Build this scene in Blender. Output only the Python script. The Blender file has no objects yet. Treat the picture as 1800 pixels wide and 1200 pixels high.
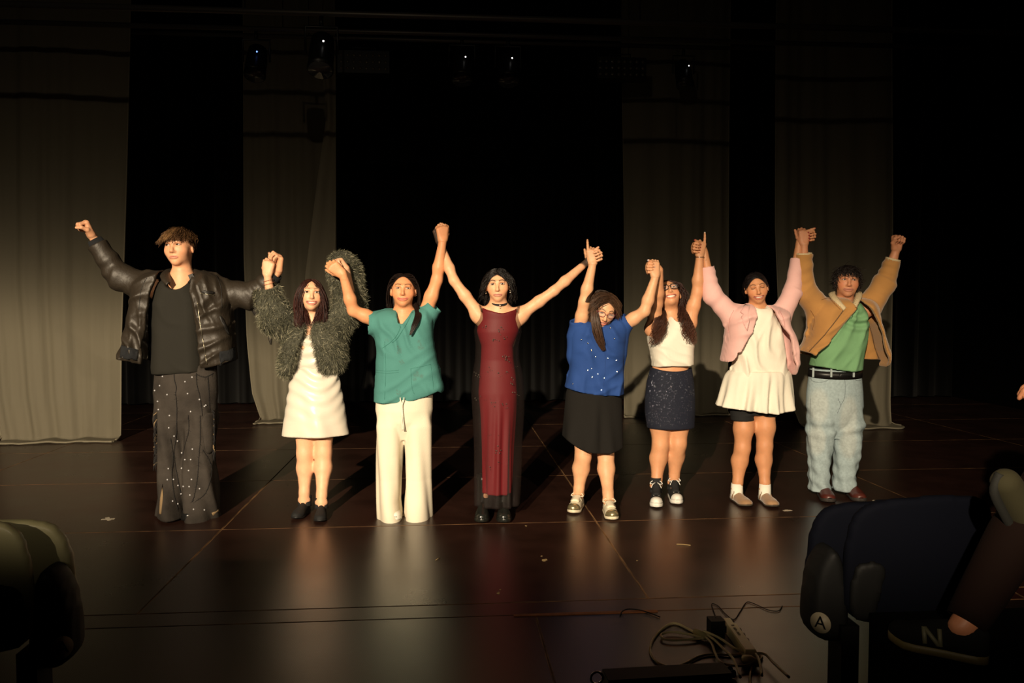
import bpy, math, random
import numpy as np
from mathutils import Vector, Matrix
from mathutils.geometry import delaunay_2d_cdt

sc = bpy.context.scene
COL = sc.collection

# ------------------------------------------------------------------ camera
FPX, PCX, PCY = 1400.0, 900.0, 600.0
CAM = np.array([0.0, 0.0, 1.39])
YAW, PITCH = math.radians(4.62), math.radians(-2.74)
cam_data = bpy.data.cameras.new('camera')
cam_data.sensor_width = 36.0
cam_data.lens = 36.0 * FPX / 1800.0
cam_data.clip_start = 0.05
cam = bpy.data.objects.new('camera', cam_data)
COL.objects.link(cam)
cam.location = CAM
cam.rotation_euler = (math.pi / 2 + PITCH, 0, -YAW)
sc.camera = cam

# ------------------------------------------------------------------ world, light, exposure
world = bpy.data.worlds.new('world')
sc.world = world
world.use_nodes = True
world.node_tree.nodes['Background'].inputs[0].default_value = (0.5, 0.45, 0.4, 1)
world.node_tree.nodes['Background'].inputs[1].default_value = 0.003
sc.view_settings.view_transform = 'Standard'
sc.view_settings.look = 'None'
sc.view_settings.gamma = 1.0
sc.view_settings.use_curve_mapping = False
sc.view_settings.exposure = 0.0


def spot(name, loc, aim, power, color, angle, blend, size):
    d = bpy.data.lights.new(name, 'SPOT')
    d.energy = power
    d.color = color
    d.spot_size = math.radians(angle)
    d.spot_blend = blend
    d.shadow_soft_size = size
    o = bpy.data.objects.new(name, d)
    COL.objects.link(o)
    o.location = loc
    o.rotation_euler = (Vector(aim) - Vector(loc)).to_track_quat('-Z', 'Y').to_euler()
    return o


WARM = (1.0, 0.81, 0.57)


def profile_spot(name, loc, aim, power, color, angle, size, lo, hi, side, tilt=0.0):
    """a shuttered theatre profile lantern: the beam fades below, above and to the sides of its aim"""
    o = spot(name, loc, aim, power, color, angle, .3, size)
    d = o.data
    d.use_nodes = True
    nt = d.node_tree
    N, L = nt.nodes.new, nt.links.new
    em = nt.nodes['Emission']

    def mth(op, a, b=None):
        n = N('ShaderNodeMath')
        n.operation = op
        for i, q in enumerate((a, b)):
            if q is None:
                continue
            if isinstance(q, (int, float)):
                n.inputs[i].default_value = q
            else:
                L(q, n.inputs[i])
        return n.outputs[0]
    tc = N('ShaderNodeTexCoord')
    sx = N('ShaderNodeSeparateXYZ')
    L(tc.outputs['Normal'], sx.inputs[0])
    az = mth('ABSOLUTE', sx.outputs['Z'])
    v = mth('DIVIDE', sx.outputs['Y'], az)
    h = mth('DIVIDE', sx.outputs['X'], az)
    vl = mth('SUBTRACT', v, mth('MULTIPLY', h, tilt))
    mr = N('ShaderNodeMapRange')
    mr.interpolation_type = 'SMOOTHSTEP'
    mr.inputs['From Min'].default_value = lo[0]
    mr.inputs['From Max'].default_value = lo[1]
    L(vl, mr.inputs['Value'])
    up = mth('POWER', mth('DIVIDE', mth('MAXIMUM', mth('SUBTRACT', v, hi[0]), 0.0), hi[1]), 2.8)
    sd = mth('POWER', mth('ABSOLUTE', mth('DIVIDE', mth('SUBTRACT', h, side[0]), side[1])), 4.0)
    m = mth('DIVIDE', mr.outputs[0], mth('MULTIPLY', mth('ADD', up, 1.0), mth('ADD', sd, 1.0)))
    L(m, em.inputs['Strength'])
    return o


profile_spot('front_lantern_or_fill', (-3.3, -6.5, 4.4), (-0.6, 5.3, 1.0), 13500, WARM, 64, .06, (-.120, -.064), (.03, .044), (-.08, .37), -.05)
profile_spot('front_lantern_or_fill', (3.6, -6.2, 4.6), (-0.2, 5.3, 1.0), 1300, WARM, 64, .06, (-.110, -.062), (.03, .044), (0, .36))  # weak fill added from the right; only the left lantern is a known source

# ------------------------------------------------------------------ projection helpers
_cy, _sy, _cp, _sp = math.cos(YAW), math.sin(YAW), math.cos(PITCH), math.sin(PITCH)
C_FWD = np.array([_sy * _cp, _cy * _cp, _sp])
C_RGT = np.array([_cy, -_sy, 0.0])
C_UP = np.cross(C_RGT, C_FWD)


def ray(px, py):
    return C_FWD + C_RGT * ((px - PCX) / FPX) - C_UP * ((py - PCY) / FPX)


def on_y(px, py, Y):
    r = ray(px, py)
    return CAM + r * ((Y - CAM[1]) / r[1])


def on_z(px, py, Z=0.0):
    r = ray(px, py)
    return CAM + r * ((Z - CAM[2]) / r[2])


V = lambda *a: np.array(a, float)


def nrm(v):
    v = np.asarray(v, float)
    return v / (np.linalg.norm(v) + 1e-12)


# ------------------------------------------------------------------ materials
def mat(name, color, rough=0.6, spec=0.4, attr=False, metal=0.0, var=0.0, vscale=8.0, bump=0.0, bscale=40.0,
        stretch=(1, 1, 1), sheen=0.0, trans=0.0, sss=0.0, coat=0.0, wave=None, emit=None, detail=4.0):
    m = bpy.data.materials.new(name)
    m.use_nodes = True
    nt = m.node_tree
    b = nt.nodes['Principled BSDF']
    N = nt.nodes.new
    L = nt.links.new
    b.inputs['Roughness'].default_value = rough
    b.inputs['Specular IOR Level'].default_value = spec
    b.inputs['Metallic'].default_value = metal
    b.inputs['Sheen Weight'].default_value = sheen
    b.inputs['Coat Weight'].default_value = coat
    if sss:
        b.inputs['Subsurface Weight'].default_value = sss
        b.inputs['Subsurface Radius'].default_value = (0.012, 0.005, 0.003)
        b.inputs['Subsurface Scale'].default_value = 0.6
    tc = N('ShaderNodeTexCoord')
    mp = N('ShaderNodeMapping')
    mp.inputs['Scale'].default_value = stretch
    L(tc.outputs['Object'], mp.inputs['Vector'])
    src = None
    if attr:
        a = N('ShaderNodeAttribute')
        a.attribute_name = 'Col'
        src = a.outputs['Color']
    if var:
        n = N('ShaderNodeTexNoise')
        n.inputs['Scale'].default_value = vscale
        n.inputs['Detail'].default_value = 5
        L(mp.outputs[0], n.inputs['Vector'])
        mr = N('ShaderNodeMapRange')
        mr.inputs['From Min'].default_value = 0.3
        mr.inputs['From Max'].default_value = 0.7
        mr.inputs['To Min'].default_value = 1 - var
        mr.inputs['To Max'].default_value = 1 + var
        L(n.outputs['Fac'], mr.inputs['Value'])
        mx = N('ShaderNodeMix')
        mx.data_type = 'RGBA'
        mx.blend_type = 'MULTIPLY'
        mx.inputs['Factor'].default_value = 1
        if src is not None:
            L(src, mx.inputs[6])
        else:
            mx.inputs[6].default_value = (*color, 1)
        L(mr.outputs[0], mx.inputs[7])
        src = mx.outputs[2]
    if src is not None:
        L(src, b.inputs['Base Color'])
    else:
        b.inputs['Base Color'].default_value = (*color, 1)
    if emit:
        b.inputs['Emission Color'].default_value = (*emit[0], 1)
        b.inputs['Emission Strength'].default_value = emit[1]
    hsrc = None
    if wave:
        w = N('ShaderNodeTexWave')
        w.inputs['Scale'].default_value = wave[0]
        w.bands_direction = wave[1]
        w.inputs['Distortion'].default_value = wave[2]
        L(mp.outputs[0], w.inputs['Vector'])
        hsrc = w.outputs['Fac']
    elif bump:
        n2 = N('ShaderNodeTexNoise')
        n2.inputs['Scale'].default_value = bscale
        n2.inputs['Detail'].default_value = detail
        L(mp.outputs[0], n2.inputs['Vector'])
        hsrc = n2.outputs['Fac']
    if hsrc is not None:
        bp = N('ShaderNodeBump')
        bp.inputs['Strength'].default_value = bump
        bp.inputs['Distance'].default_value = 0.01
        L(hsrc, bp.inputs['Height'])
        L(bp.outputs[0], b.inputs['Normal'])
    if trans:
        t = N('ShaderNodeBsdfTranslucent')
        t.inputs['Color'].default_value = (*color, 1)
        ms = N('ShaderNodeMixShader')
        ms.inputs[0].default_value = trans
        L(b.outputs[0], ms.inputs[1])
        L(t.outputs[0], ms.inputs[2])
        L(ms.outputs[0], nt.nodes['Material Output'].inputs['Surface'])
    return m


# ------------------------------------------------------------------ object helpers
def tag(o, label=None, cat=None, group=None, kind=None):
    if label:
        o['label'] = label
    if cat:
        o['category'] = cat
    if group:
        o['group'] = group
    if kind:
        o['kind'] = kind
    return o


def empty(name, loc, label, cat, group=None, kind=None):
    o = bpy.data.objects.new(name, None)
    COL.objects.link(o)
    o.location = loc
    o.empty_display_size = 0.1
    return tag(o, label, cat, group, kind)


def obj(name, verts, faces, m, parent=None, col=None, smooth=True, label=None, kind=None):
    """verts in world space; parented objects keep their world place"""
    me = bpy.data.meshes.new(name)
    verts = np.asarray(verts, np.float32)
    if isinstance(faces, np.ndarray):
        nf, k = faces.shape
        me.vertices.add(len(verts))
        me.vertices.foreach_set('co', verts.ravel())
        me.loops.add(nf * k)
        me.loops.foreach_set('vertex_index', faces.astype(np.int32).ravel())
        me.polygons.add(nf)
        me.polygons.foreach_set('loop_start', np.arange(0, nf * k, k, dtype=np.int32))
        me.update(calc_edges=True)
        me.validate()
    else:
        me.from_pydata([tuple(v) for v in verts.tolist()], [], faces)
        me.update()
    if smooth:
        me.polygons.foreach_set('use_smooth', np.ones(len(me.polygons), bool))
    if col is not None:
        a = me.color_attributes.new('Col', 'FLOAT_COLOR', 'POINT')
        c = np.ones((len(verts), 4), np.float32)
        c[:, :3] = col
        a.data.foreach_set('color', c.ravel())
    if m is not None:
        for mm in (m if isinstance(m, (list, tuple)) else [m]):
            me.materials.append(mm)
    o = bpy.data.objects.new(name, me)
    COL.objects.link(o)
    if parent is not None:
        o.parent = parent
        if parent.type == 'EMPTY':
            o.matrix_parent_inverse = Matrix.Translation(-Vector(parent.location))
    if label:
        o['label'] = label
    if kind:
        o['kind'] = kind
    return o


class MB:
    """collects simple pieces into one mesh"""
    def __init__(s):
        s.v, s.f, s.c, s.n = [], [], [], 0

    def add(s, v, f, col=(1, 1, 1)):
        v = np.asarray(v, float)
        s.v.append(v)
        s.f += [tuple(int(i) + s.n for i in q) for q in f]
        c = np.empty((len(v), 3))
        c[:] = col
        s.c.append(c)
        s.n += len(v)
        return s

    def box(s, lo, hi, col=(1, 1, 1), M=None):
        x0, y0, z0 = lo
        x1, y1, z1 = hi
        v = np.array([(x0, y0, z0), (x1, y0, z0), (x1, y1, z0), (x0, y1, z0), (x0, y0, z1), (x1, y0, z1), (x1, y1, z1), (x0, y1, z1)], float)
        if M is not None:
            v = M(v)
        return s.add(v, [(3, 2, 1, 0), (4, 5, 6, 7), (0, 1, 5, 4), (1, 2, 6, 5), (2, 3, 7, 6), (3, 0, 4, 7)], col)

    def tube(s, pts, r, sides=8, col=(1, 1, 1), cap=True, closed=False):
        v, f = tube(pts, r, sides, cap, closed)
        return s.add(v, f, col)

    def ball(s, c, r, col=(1, 1, 1), nu=10, nv=7, axes=None):
        v, f = ball(c, r, nu, nv, axes)
        return s.add(v, f, col)

    def build(s, name, m, parent=None, smooth=True, label=None, kind=None):
        return obj(name, np.concatenate(s.v), s.f, m, parent, np.concatenate(s.c), smooth, label, kind)


def ball(c, r, nu=10, nv=7, axes=None):
    r = np.ones(3) * r
    A = np.eye(3) if axes is None else np.asarray(axes)
    v = [(0, 0, 1)]
    for j in range(1, nv):
        t = math.pi * j / nv
        for i in range(nu):
            a = 2 * math.pi * i / nu
            v.append((math.sin(t) * math.cos(a), math.sin(t) * math.sin(a), math.cos(t)))
    v.append((0, 0, -1))
    f = [(0, 1 + i, 1 + (i + 1) % nu) for i in range(nu)]
    for j in range(nv - 2):
        for i in range(nu):
            a, b = 1 + j * nu + i, 1 + j * nu + (i + 1) % nu
            f.append((a, a + nu, b + nu, b))
    e = len(v) - 1
    f += [(e, e - nu + (i + 1) % nu, e - nu + i) for i in range(nu)]
    return (np.array(v) * r) @ A + np.asarray(c), f


def frames(pts):
    p = np.asarray(pts, float)
    t = np.gradient(p, axis=0)
    t /= np.linalg.norm(t, axis=1)[:, None] + 1e-12
    up = np.array([0, 0, 1.0]) if abs(t[0][2]) < 0.9 else np.array([1.0, 0, 0])
    a = np.zeros_like(p)
    prev = nrm(up - t[0] * up.dot(t[0]))
    for i in range(len(p)):
        prev = nrm(prev - t[i] * prev.dot(t[i]))
        a[i] = prev
    return t, a, np.cross(t, a)


def tube(pts, r, sides=8, cap=True, closed=False):
    p = np.asarray(pts, float)
    r = np.ones(len(p)) * r
    if closed:
        p2 = np.concatenate([p[-1:], p, p[:1]])
        t, a, b = [q[1:-1] for q in frames(p2)]
    else:
        t, a, b = frames(p)
    th = np.arange(sides) * 2 * math.pi / sides
    ring = a[:, None, :] * np.cos(th)[None, :, None] + b[:, None, :] * np.sin(th)[None, :, None]
    v = (p[:, None, :] + ring * r[:, None, None]).reshape(-1, 3)
    f = []
    n = len(p)
    for i in range(n if closed else n - 1):
        for k in range(sides):
            k2 = (k + 1) % sides
            i2 = (i + 1) % n
            f.append((i * sides + k, i * sides + k2, i2 * sides + k2, i2 * sides + k))
    if cap and not closed:
        f.append(tuple(range(sides))[::-1])
        f.append(tuple((n - 1) * sides + k for k in range(sides)))
    return v, f


def spline(pts, n=8, closed=False):
    """Catmull-Rom resample"""
    p = np.asarray(pts, float)
    m = len(p)
    out = []
    for i in range(m if closed else m - 1):
        if closed:
            a, b, c, d = p[(i - 1) % m], p[i], p[(i + 1) % m], p[(i + 2) % m]
        else:
            a, b, c, d = p[max(i - 1, 0)], p[i], p[i + 1], p[min(i + 2, m - 1)]
        for k in range(n):
            t = k / n
            out.append(0.5 * ((2 * b) + (c - a) * t + (2 * a - 5 * b + 4 * c - d) * t * t + (3 * b - a - 3 * c + d) * t ** 3))
    if not closed:
        out.append(p[-1])
    return np.array(out)


def chaikin(poly, it=2, sharp=()):
    p = [(tuple(q), i in sharp) for i, q in enumerate(poly)]
    for _ in range(it):
        o = []
        n = len(p)
        for i in range(n):
            (a, s), (b, s2) = p[i], p[(i + 1) % n]
            a, b = np.array(a), np.array(b)
            if s:
                o.append((tuple(a), True))
            else:
                o.append((tuple(a * .75 + b * .25), False))
            if not s2:
                o.append((tuple(a * .25 + b * .75), False))
        p = o
    return np.array([q for q, _ in p])


def poly_sd(P, x, z):
    """signed distance to polygon P (n,2) on broadcast arrays"""
    d = np.full(np.broadcast(x, z).shape, 1e9)
    s = np.ones(d.shape)
    n = len(P)
    for i in range(n):
        a, b = P[i], P[i - 1]
        ex, ez = b - a
        wx, wz = x - a[0], z - a[1]
        t = np.clip((wx * ex + wz * ez) / (ex * ex + ez * ez + 1e-12), 0, 1)
        qx, qz = wx - ex * t, wz - ez * t
        d = np.minimum(d, qx * qx + qz * qz)
        c1, c2, c3 = z >= a[1], z < b[1], ex * wz > ez * wx
        flip = (c1 & c2 & c3) | (~c1 & ~c2 & ~c3)
        s = np.where(flip, -s, s)
    return s * np.sqrt(d)


# ------------------------------------------------------------------ implicit surfaces
def smin(a, b, k):
    if k <= 0:
        return np.minimum(a, b)
    h = np.maximum(k - np.abs(a - b), 0) / k
    return np.minimum(a, b) - h * h * k * 0.25


class Field:
    def __init__(s, lo, hi, h, fine=()):
        s.ax = []
        for i in range(3):
            c = [lo[i]]
            while c[-1] < hi[i]:
                st = h
                for (fl, fh, fs) in fine:
                    if fl[i] - 0.5 * h <= c[-1] <= fh[i]:
                        st = min(st, fs)
                c.append(c[-1] + st)
            s.ax.append(np.array(c, np.float32))
        s.D = np.full([len(a) for a in s.ax], 0.5, np.float32)
        s.paint = []

    def block(s, lo, hi):
        sl = []
        for i in range(3):
            a = np.searchsorted(s.ax[i], lo[i])
            b = np.searchsorted(s.ax[i], hi[i], 'right')
            if b <= a:
                return None
            sl.append(slice(max(a - 1, 0), b + 1))
        sl = tuple(sl)
        X = s.ax[0][sl[0]][:, None, None]
        Y = s.ax[1][sl[1]][None, :, None]
        Z = s.ax[2][sl[2]][None, None, :]
        return sl, X, Y, Z

    def put(s, sl, d, k=0.0, op='u'):
        cur = s.D[sl]
        if op == 'u':
            s.D[sl] = smin(cur, d, k)
        elif op == 's':
            s.D[sl] = -smin(-cur, d, k)
        else:
            s.D[sl] = -smin(-cur, -d, k)

    def cone(s, a, b, ra, rb, k=0.0, op='u', flat=None, fk=1.0):
        a, b = np.asarray(a, float), np.asarray(b, float)
        m = max(ra, rb) * max(1, 1 / fk) + k + 0.02
        B = s.block(np.minimum(a, b) - m, np.maximum(a, b) + m)
        if B is None:
            return
        sl, X, Y, Z = B
        e = b - a
        L2 = e.dot(e) + 1e-12
        qx, qy, qz = X - a[0], Y - a[1], Z - a[2]
        t = np.clip((qx * e[0] + qy * e[1] + qz * e[2]) / L2, 0, 1)
        qx, qy, qz = qx - t * e[0], qy - t * e[1], qz - t * e[2]
        if flat is not None:
            f = nrm(flat)
            g = (qx * f[0] + qy * f[1] + qz * f[2]) * (fk - 1)
            qx, qy, qz = qx + g * f[0], qy + g * f[1], qz + g * f[2]
        d = np.sqrt(qx * qx + qy * qy + qz * qz) - (ra + (rb - ra) * t)
        s.put(sl, d, k, op)

    def chain(s, pts, rs, k=0.0, op='u', k0=None, **kw):
        for i in range(len(pts) - 1):
            s.cone(pts[i], pts[i + 1], rs[i], rs[i + 1], k if (i or k0 is None) else k0, op, **kw)

    def ell(s, c, r, axes=None, k=0.0, op='u'):
        c, r = np.asarray(c, float), np.asarray(r, float) * np.ones(3)
        A = np.eye(3) if axes is None else np.asarray(axes, float)
        ext = np.sqrt(((A * r[:, None]) ** 2).sum(0)) + k + 0.02
        B = s.block(c - ext, c + ext)
        if B is None:
            return
        sl, X, Y, Z = B
        X, Y, Z = X - c[0], Y - c[1], Z - c[2]
        q = [(X * A[i][0] + Y * A[i][1] + Z * A[i][2]) / r[i] for i in range(3)]
        k0 = np.sqrt(q[0] ** 2 + q[1] ** 2 + q[2] ** 2)
        k1 = np.sqrt((q[0] / r[0]) ** 2 + (q[1] / r[1]) ** 2 + (q[2] / r[2]) ** 2) + 1e-9
        s.put(sl, k0 * (k0 - 1) / k1, k, op)

    def inflate(s, poly, yc, w, front, back, k=0.0, op='u', disp=None, power=2.0):
        """closed rounded solid with outline poly (x,z): thick in the middle, thin at the edge"""
        P = np.asarray(poly, float)
        m = k + 0.02
        yl = yc if not callable(yc) else 0
        lo = V(P[:, 0].min() - m, s.ax[1][0] if callable(yc) else yl - front - m, P[:, 1].min() - m)
        hi = V(P[:, 0].max() + m, s.ax[1][-1] if callable(yc) else yl + back + m, P[:, 1].max() + m)
        B = s.block(lo, hi)
        if B is None:
            return
        sl, X, Y, Z = B
        sd = poly_sd(P, X[:, 0, :], Z[:, 0, :]).astype(np.float32)[:, None, :]
        u = np.clip(-sd / w, 0, 1)
        prof = (1 - (1 - u) ** power) ** (1 / power)
        yy = Y - (yc(X, Z) if callable(yc) else yc)
        if callable(front):
            front = front(X, Z)
        half = np.where(yy < 0, front, back) * prof
        d = np.abs(yy) - half
        out = np.sqrt(np.maximum(sd, 0) ** 2 + np.maximum(d, 0) ** 2)
        d = np.where(sd > 0, out, np.maximum(d * 0.75, sd))
        if disp is not None:
            d = d + disp(X, Y, Z)
        s.put(sl, d, k, op)

    def carve(s, poly, y0, y1, k=0.0, op='s'):
        """cut (or keep) a straight prism with outline poly between two depths"""
        P = np.asarray(poly, float)
        if op == 's':
            B = s.block(V(P[:, 0].min() - .02, y0 - .02, P[:, 1].min() - .02), V(P[:, 0].max() + .02, y1 + .02, P[:, 1].max() + .02))
        else:
            B = s.block([a[0] for a in s.ax], [a[-1] for a in s.ax])
        if B is None:
            return
        sl, X, Y, Z = B
        sd = poly_sd(P, X[:, 0, :], Z[:, 0, :]).astype(np.float32)[:, None, :]
        d = np.maximum(np.maximum(sd, y0 - Y), Y - y1)
        s.put(sl, d, k, op)

    def spine(s, zs, cx, cy, rx, ry, k=0.0, op='u', fold=None, sq=2.0):
        """upright loft: elliptical sections given by height; fold(theta, z) adds to the radius"""
        zs = np.asarray(zs, float)
        o = np.argsort(zs)
        zs = zs[o]
        cx, cy, rx, ry = [np.broadcast_to(np.asarray(q, float), zs.shape)[o] for q in (cx, cy, rx, ry)]
        R = max(rx.max(), ry.max()) + 0.06
        B = s.block(V(cx.min() - R, cy.min() - R, zs[0] - .03), V(cx.max() + R, cy.max() + R, zs[-1] + .03))
        if B is None:
            return
        sl, X, Y, Z = B
        z = Z.ravel()

        def it(q):
            return np.interp(z, zs, q).astype(np.float32)[None, None, :]
        CX, CY, RX, RY = it(cx), it(cy), it(rx), it(ry)
        dx, dy = X - CX, Y - CY
        q = ((np.abs(dx) / RX) ** sq + (np.abs(dy) / RY) ** sq) ** (1 / sq)
        rr = np.sqrt(dx * dx + dy * dy)
        d = (q - 1) * rr / np.maximum(q, 1e-4)
        if fold is not None:
            d = d - fold(np.arctan2(dx, -dy), Z, X, Y)
        d = np.maximum(np.maximum(d, Z - zs[-1]), zs[0] - Z)
        s.put(sl, d, k, op)

    def sleeve(s, a, b, ra, rb, k=.03, hollow=.03, wall=.013, ring=0.0, freq=90.0, flat=None, fk=1.0, seed=0.0):
        a, b = np.asarray(a, float), np.asarray(b, float)
        m = max(ra, rb) * max(1, 1 / fk) + k + .02
        sl, X, Y, Z = s.block(np.minimum(a, b) - m, np.maximum(a, b) + m)
        e = b - a
        L = np.linalg.norm(e)
        e = e / L
        qx, qy, qz = X - a[0], Y - a[1], Z - a[2]
        l = qx * e[0] + qy * e[1] + qz * e[2]
        lc = np.maximum(l, 0)
        qx, qy, qz = qx - lc * e[0], qy - lc * e[1], qz - lc * e[2]
        if flat is not None:
            f = nrm(flat)
            g = (qx * f[0] + qy * f[1] + qz * f[2]) * (fk - 1)
            qx, qy, qz = qx + g * f[0], qy + g * f[1], qz + g * f[2]
        r = ra + (rb - ra) * np.clip(l / L, 0, 1)
        if ring:
            r = r + ring * np.sin(freq * l + 1.6 * np.sin(14 * (X + Z) + seed) + 9 * Y + seed) * (.6 + .4 * np.sin(31 * X - 17 * Z + seed))
        rad = np.sqrt(qx * qx + qy * qy + qz * qz)
        s.put(sl, np.maximum(rad - r, l - L), k, 'u')
        if hollow:
            s.put(sl, np.maximum(rad - (r - wall), (L - hollow) - l), 0, 's')

    def plane(s, p, n, box=None, k=0.0):
        """cut away the side the normal points to, inside box (lo, hi)"""
        n = nrm(n)
        lo, hi = box if box is not None else ([a[0] for a in s.ax], [a[-1] for a in s.ax])
        B = s.block(np.asarray(lo), np.asarray(hi))
        if B is None:
            return
        sl, X, Y, Z = B
        d = (X - p[0]) * n[0] + (Y - p[1]) * n[1] + (Z - p[2]) * n[2]
        s.put(sl, d, k, 'i')

    def shell(s, t):
        s.D = np.maximum(s.D, -(s.D + t))

    def mesh(s, relax=1):
        D = s.D
        D[0], D[-1], D[:, 0], D[:, -1], D[:, :, 0], D[:, :, -1] = [0.5] * 6
        Bn = (D < 0)
        b = Bn.view(np.uint8)
        S = b[:-1] + b[1:]
        S = S[:, :-1] + S[:, 1:]
        S = S[:, :, :-1] + S[:, :, 1:]
        shp = S.shape
        flat = np.flatnonzero((S > 0) & (S < 8))
        I, J, K = np.unravel_index(flat, shp)
        ax = [a.astype(np.float64) for a in s.ax]
        acc = np.zeros((len(flat), 3))
        cnt = np.zeros(len(flat))
        corners = [(i, j, k) for i in (0, 1) for j in (0, 1) for k in (0, 1)]
        dv = {c: D[I + c[0], J + c[1], K + c[2]] for c in corners}
        base = (I, J, K)
        for c in corners:
            for a in range(3):
                if c[a]:
                    continue
                c2 = list(c)
                c2[a] = 1
                d1, d2 = dv[c], dv[tuple(c2)]
                m = (d1 < 0) != (d2 < 0)
                t = (d1[m] / (d1[m] - d2[m])).astype(float)
                for q in range(3):
                    p0 = ax[q][base[q][m] + c[q]]
                    if q == a:
                        p0 = p0 + t * (ax[q][base[q][m] + 1] - p0)
                    acc[m, q] += p0
                cnt[m] += 1
        v = acc / cnt[:, None]
        faces = []
        st = (shp[1] * shp[2], shp[2], 1)
        for a in range(3):
            s1 = [slice(None)] * 3
            s2 = [slice(None)] * 3
            s1[a], s2[a] = slice(None, -1), slice(1, None)
            A, Bq = Bn[tuple(s1)], Bn[tuple(s2)]
            ii = np.nonzero(A != Bq)
            u, w = (a + 1) % 3, (a + 2) % 3
            base_id = ii[0] * st[0] + ii[1] * st[1] + ii[2] * st[2]
            q = np.stack([base_id - st[u] - st[w], base_id - st[w], base_id, base_id - st[u]], 1)
            inside = A[ii]
            q = np.where(inside[:, None], q, q[:, ::-1])
            faces.append(q)
        f = np.concatenate(faces)
        f = np.searchsorted(flat, f)
        for _ in range(relax):
            e = np.concatenate([f[:, [0, 1]], f[:, [1, 2]], f[:, [2, 3]], f[:, [3, 0]]])
            n = np.bincount(e[:, 0], minlength=len(v)) + 1e-9
            sm = np.stack([np.bincount(e[:, 0], v[e[:, 1], q], minlength=len(v)) for q in range(3)], 1) / n[:, None]
            v = v * 0.5 + sm * 0.5
        return v, f


def segdist(v, pts):
    d = np.full(len(v), 1e9)
    for i in range(len(pts) - 1):
        a, b = np.asarray(pts[i], float), np.asarray(pts[i + 1], float)
        e = b - a
        t = np.clip(((v - a) @ e) / (e @ e + 1e-12), 0, 1)
        d = np.minimum(d, np.linalg.norm(v - a - t[:, None] * e, axis=1))
    return d


def sstep(x, a, b):
    t = np.clip((x - a) / (b - a), 0, 1)
    return t * t * (3 - 2 * t)


def do_paint(v, base, ops):
    c = np.empty((len(v), 3))
    c[:] = base
    for op in ops:
        if op[0] == 'seg':
            _, pts, r, soft, colr, st = op
            w = (1 - sstep(segdist(v, pts), r - soft, r + soft)) * st
        elif op[0] == 'face':
            _, C, A, z, pts, r, soft, colr, st = op
            q = ((v - C) @ np.asarray(A).T) / z
            q2 = q * V(1, 0, 1)
            w = (1 - sstep(segdist(q2, [V(a, 0, b) for a, b in pts]), r - soft, r + soft)) * st * (q[:, 1] > .035) * (np.abs(q[:, 2]) < .13) * (np.abs(q[:, 0]) < .09) * (q[:, 1] < .13)
        elif op[0] == 'ell':
            _, cc, rr, A, colr, st = op
            q = ((v - cc) @ np.asarray(A).T) / rr
            w = (1 - sstep(np.linalg.norm(q, axis=1), 0.55, 1.0)) * st
        else:
            _, fn, colr, st = op
            w = fn(v) * st
        c = c * (1 - w[:, None]) + np.asarray(colr) * w[:, None]
    return c


def wrinkle(amp, kx, kz, seed=0.0, ky=0.0, warp=2.0, mask=None):
    def fn(X, Y, Z):
        ph = .5 * (kx * X + kz * Z + ky * Y) + warp * np.sin(5.1 * Z + 3.3 * X + seed) + .5 * np.sin(23 * X - 17 * Z + seed) + seed * 1.7
        r = 1 - np.abs(np.sin(ph))
        n = r * r * (3 - 2 * r) * 1.6 - .5
        m = np.clip(.5 + .75 * np.sin(7.3 * X - 9.1 * Z + seed * 2.3) + .35 * np.sin(15 * X + 21 * Z + seed), 0, 1.2)
        if mask is not None:
            m = m * mask(X, Y, Z)
        return -amp * n * m
    return fn


def wsum(*fs):
    return lambda X, Y, Z: sum(f(X, Y, Z) for f in fs)
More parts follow.
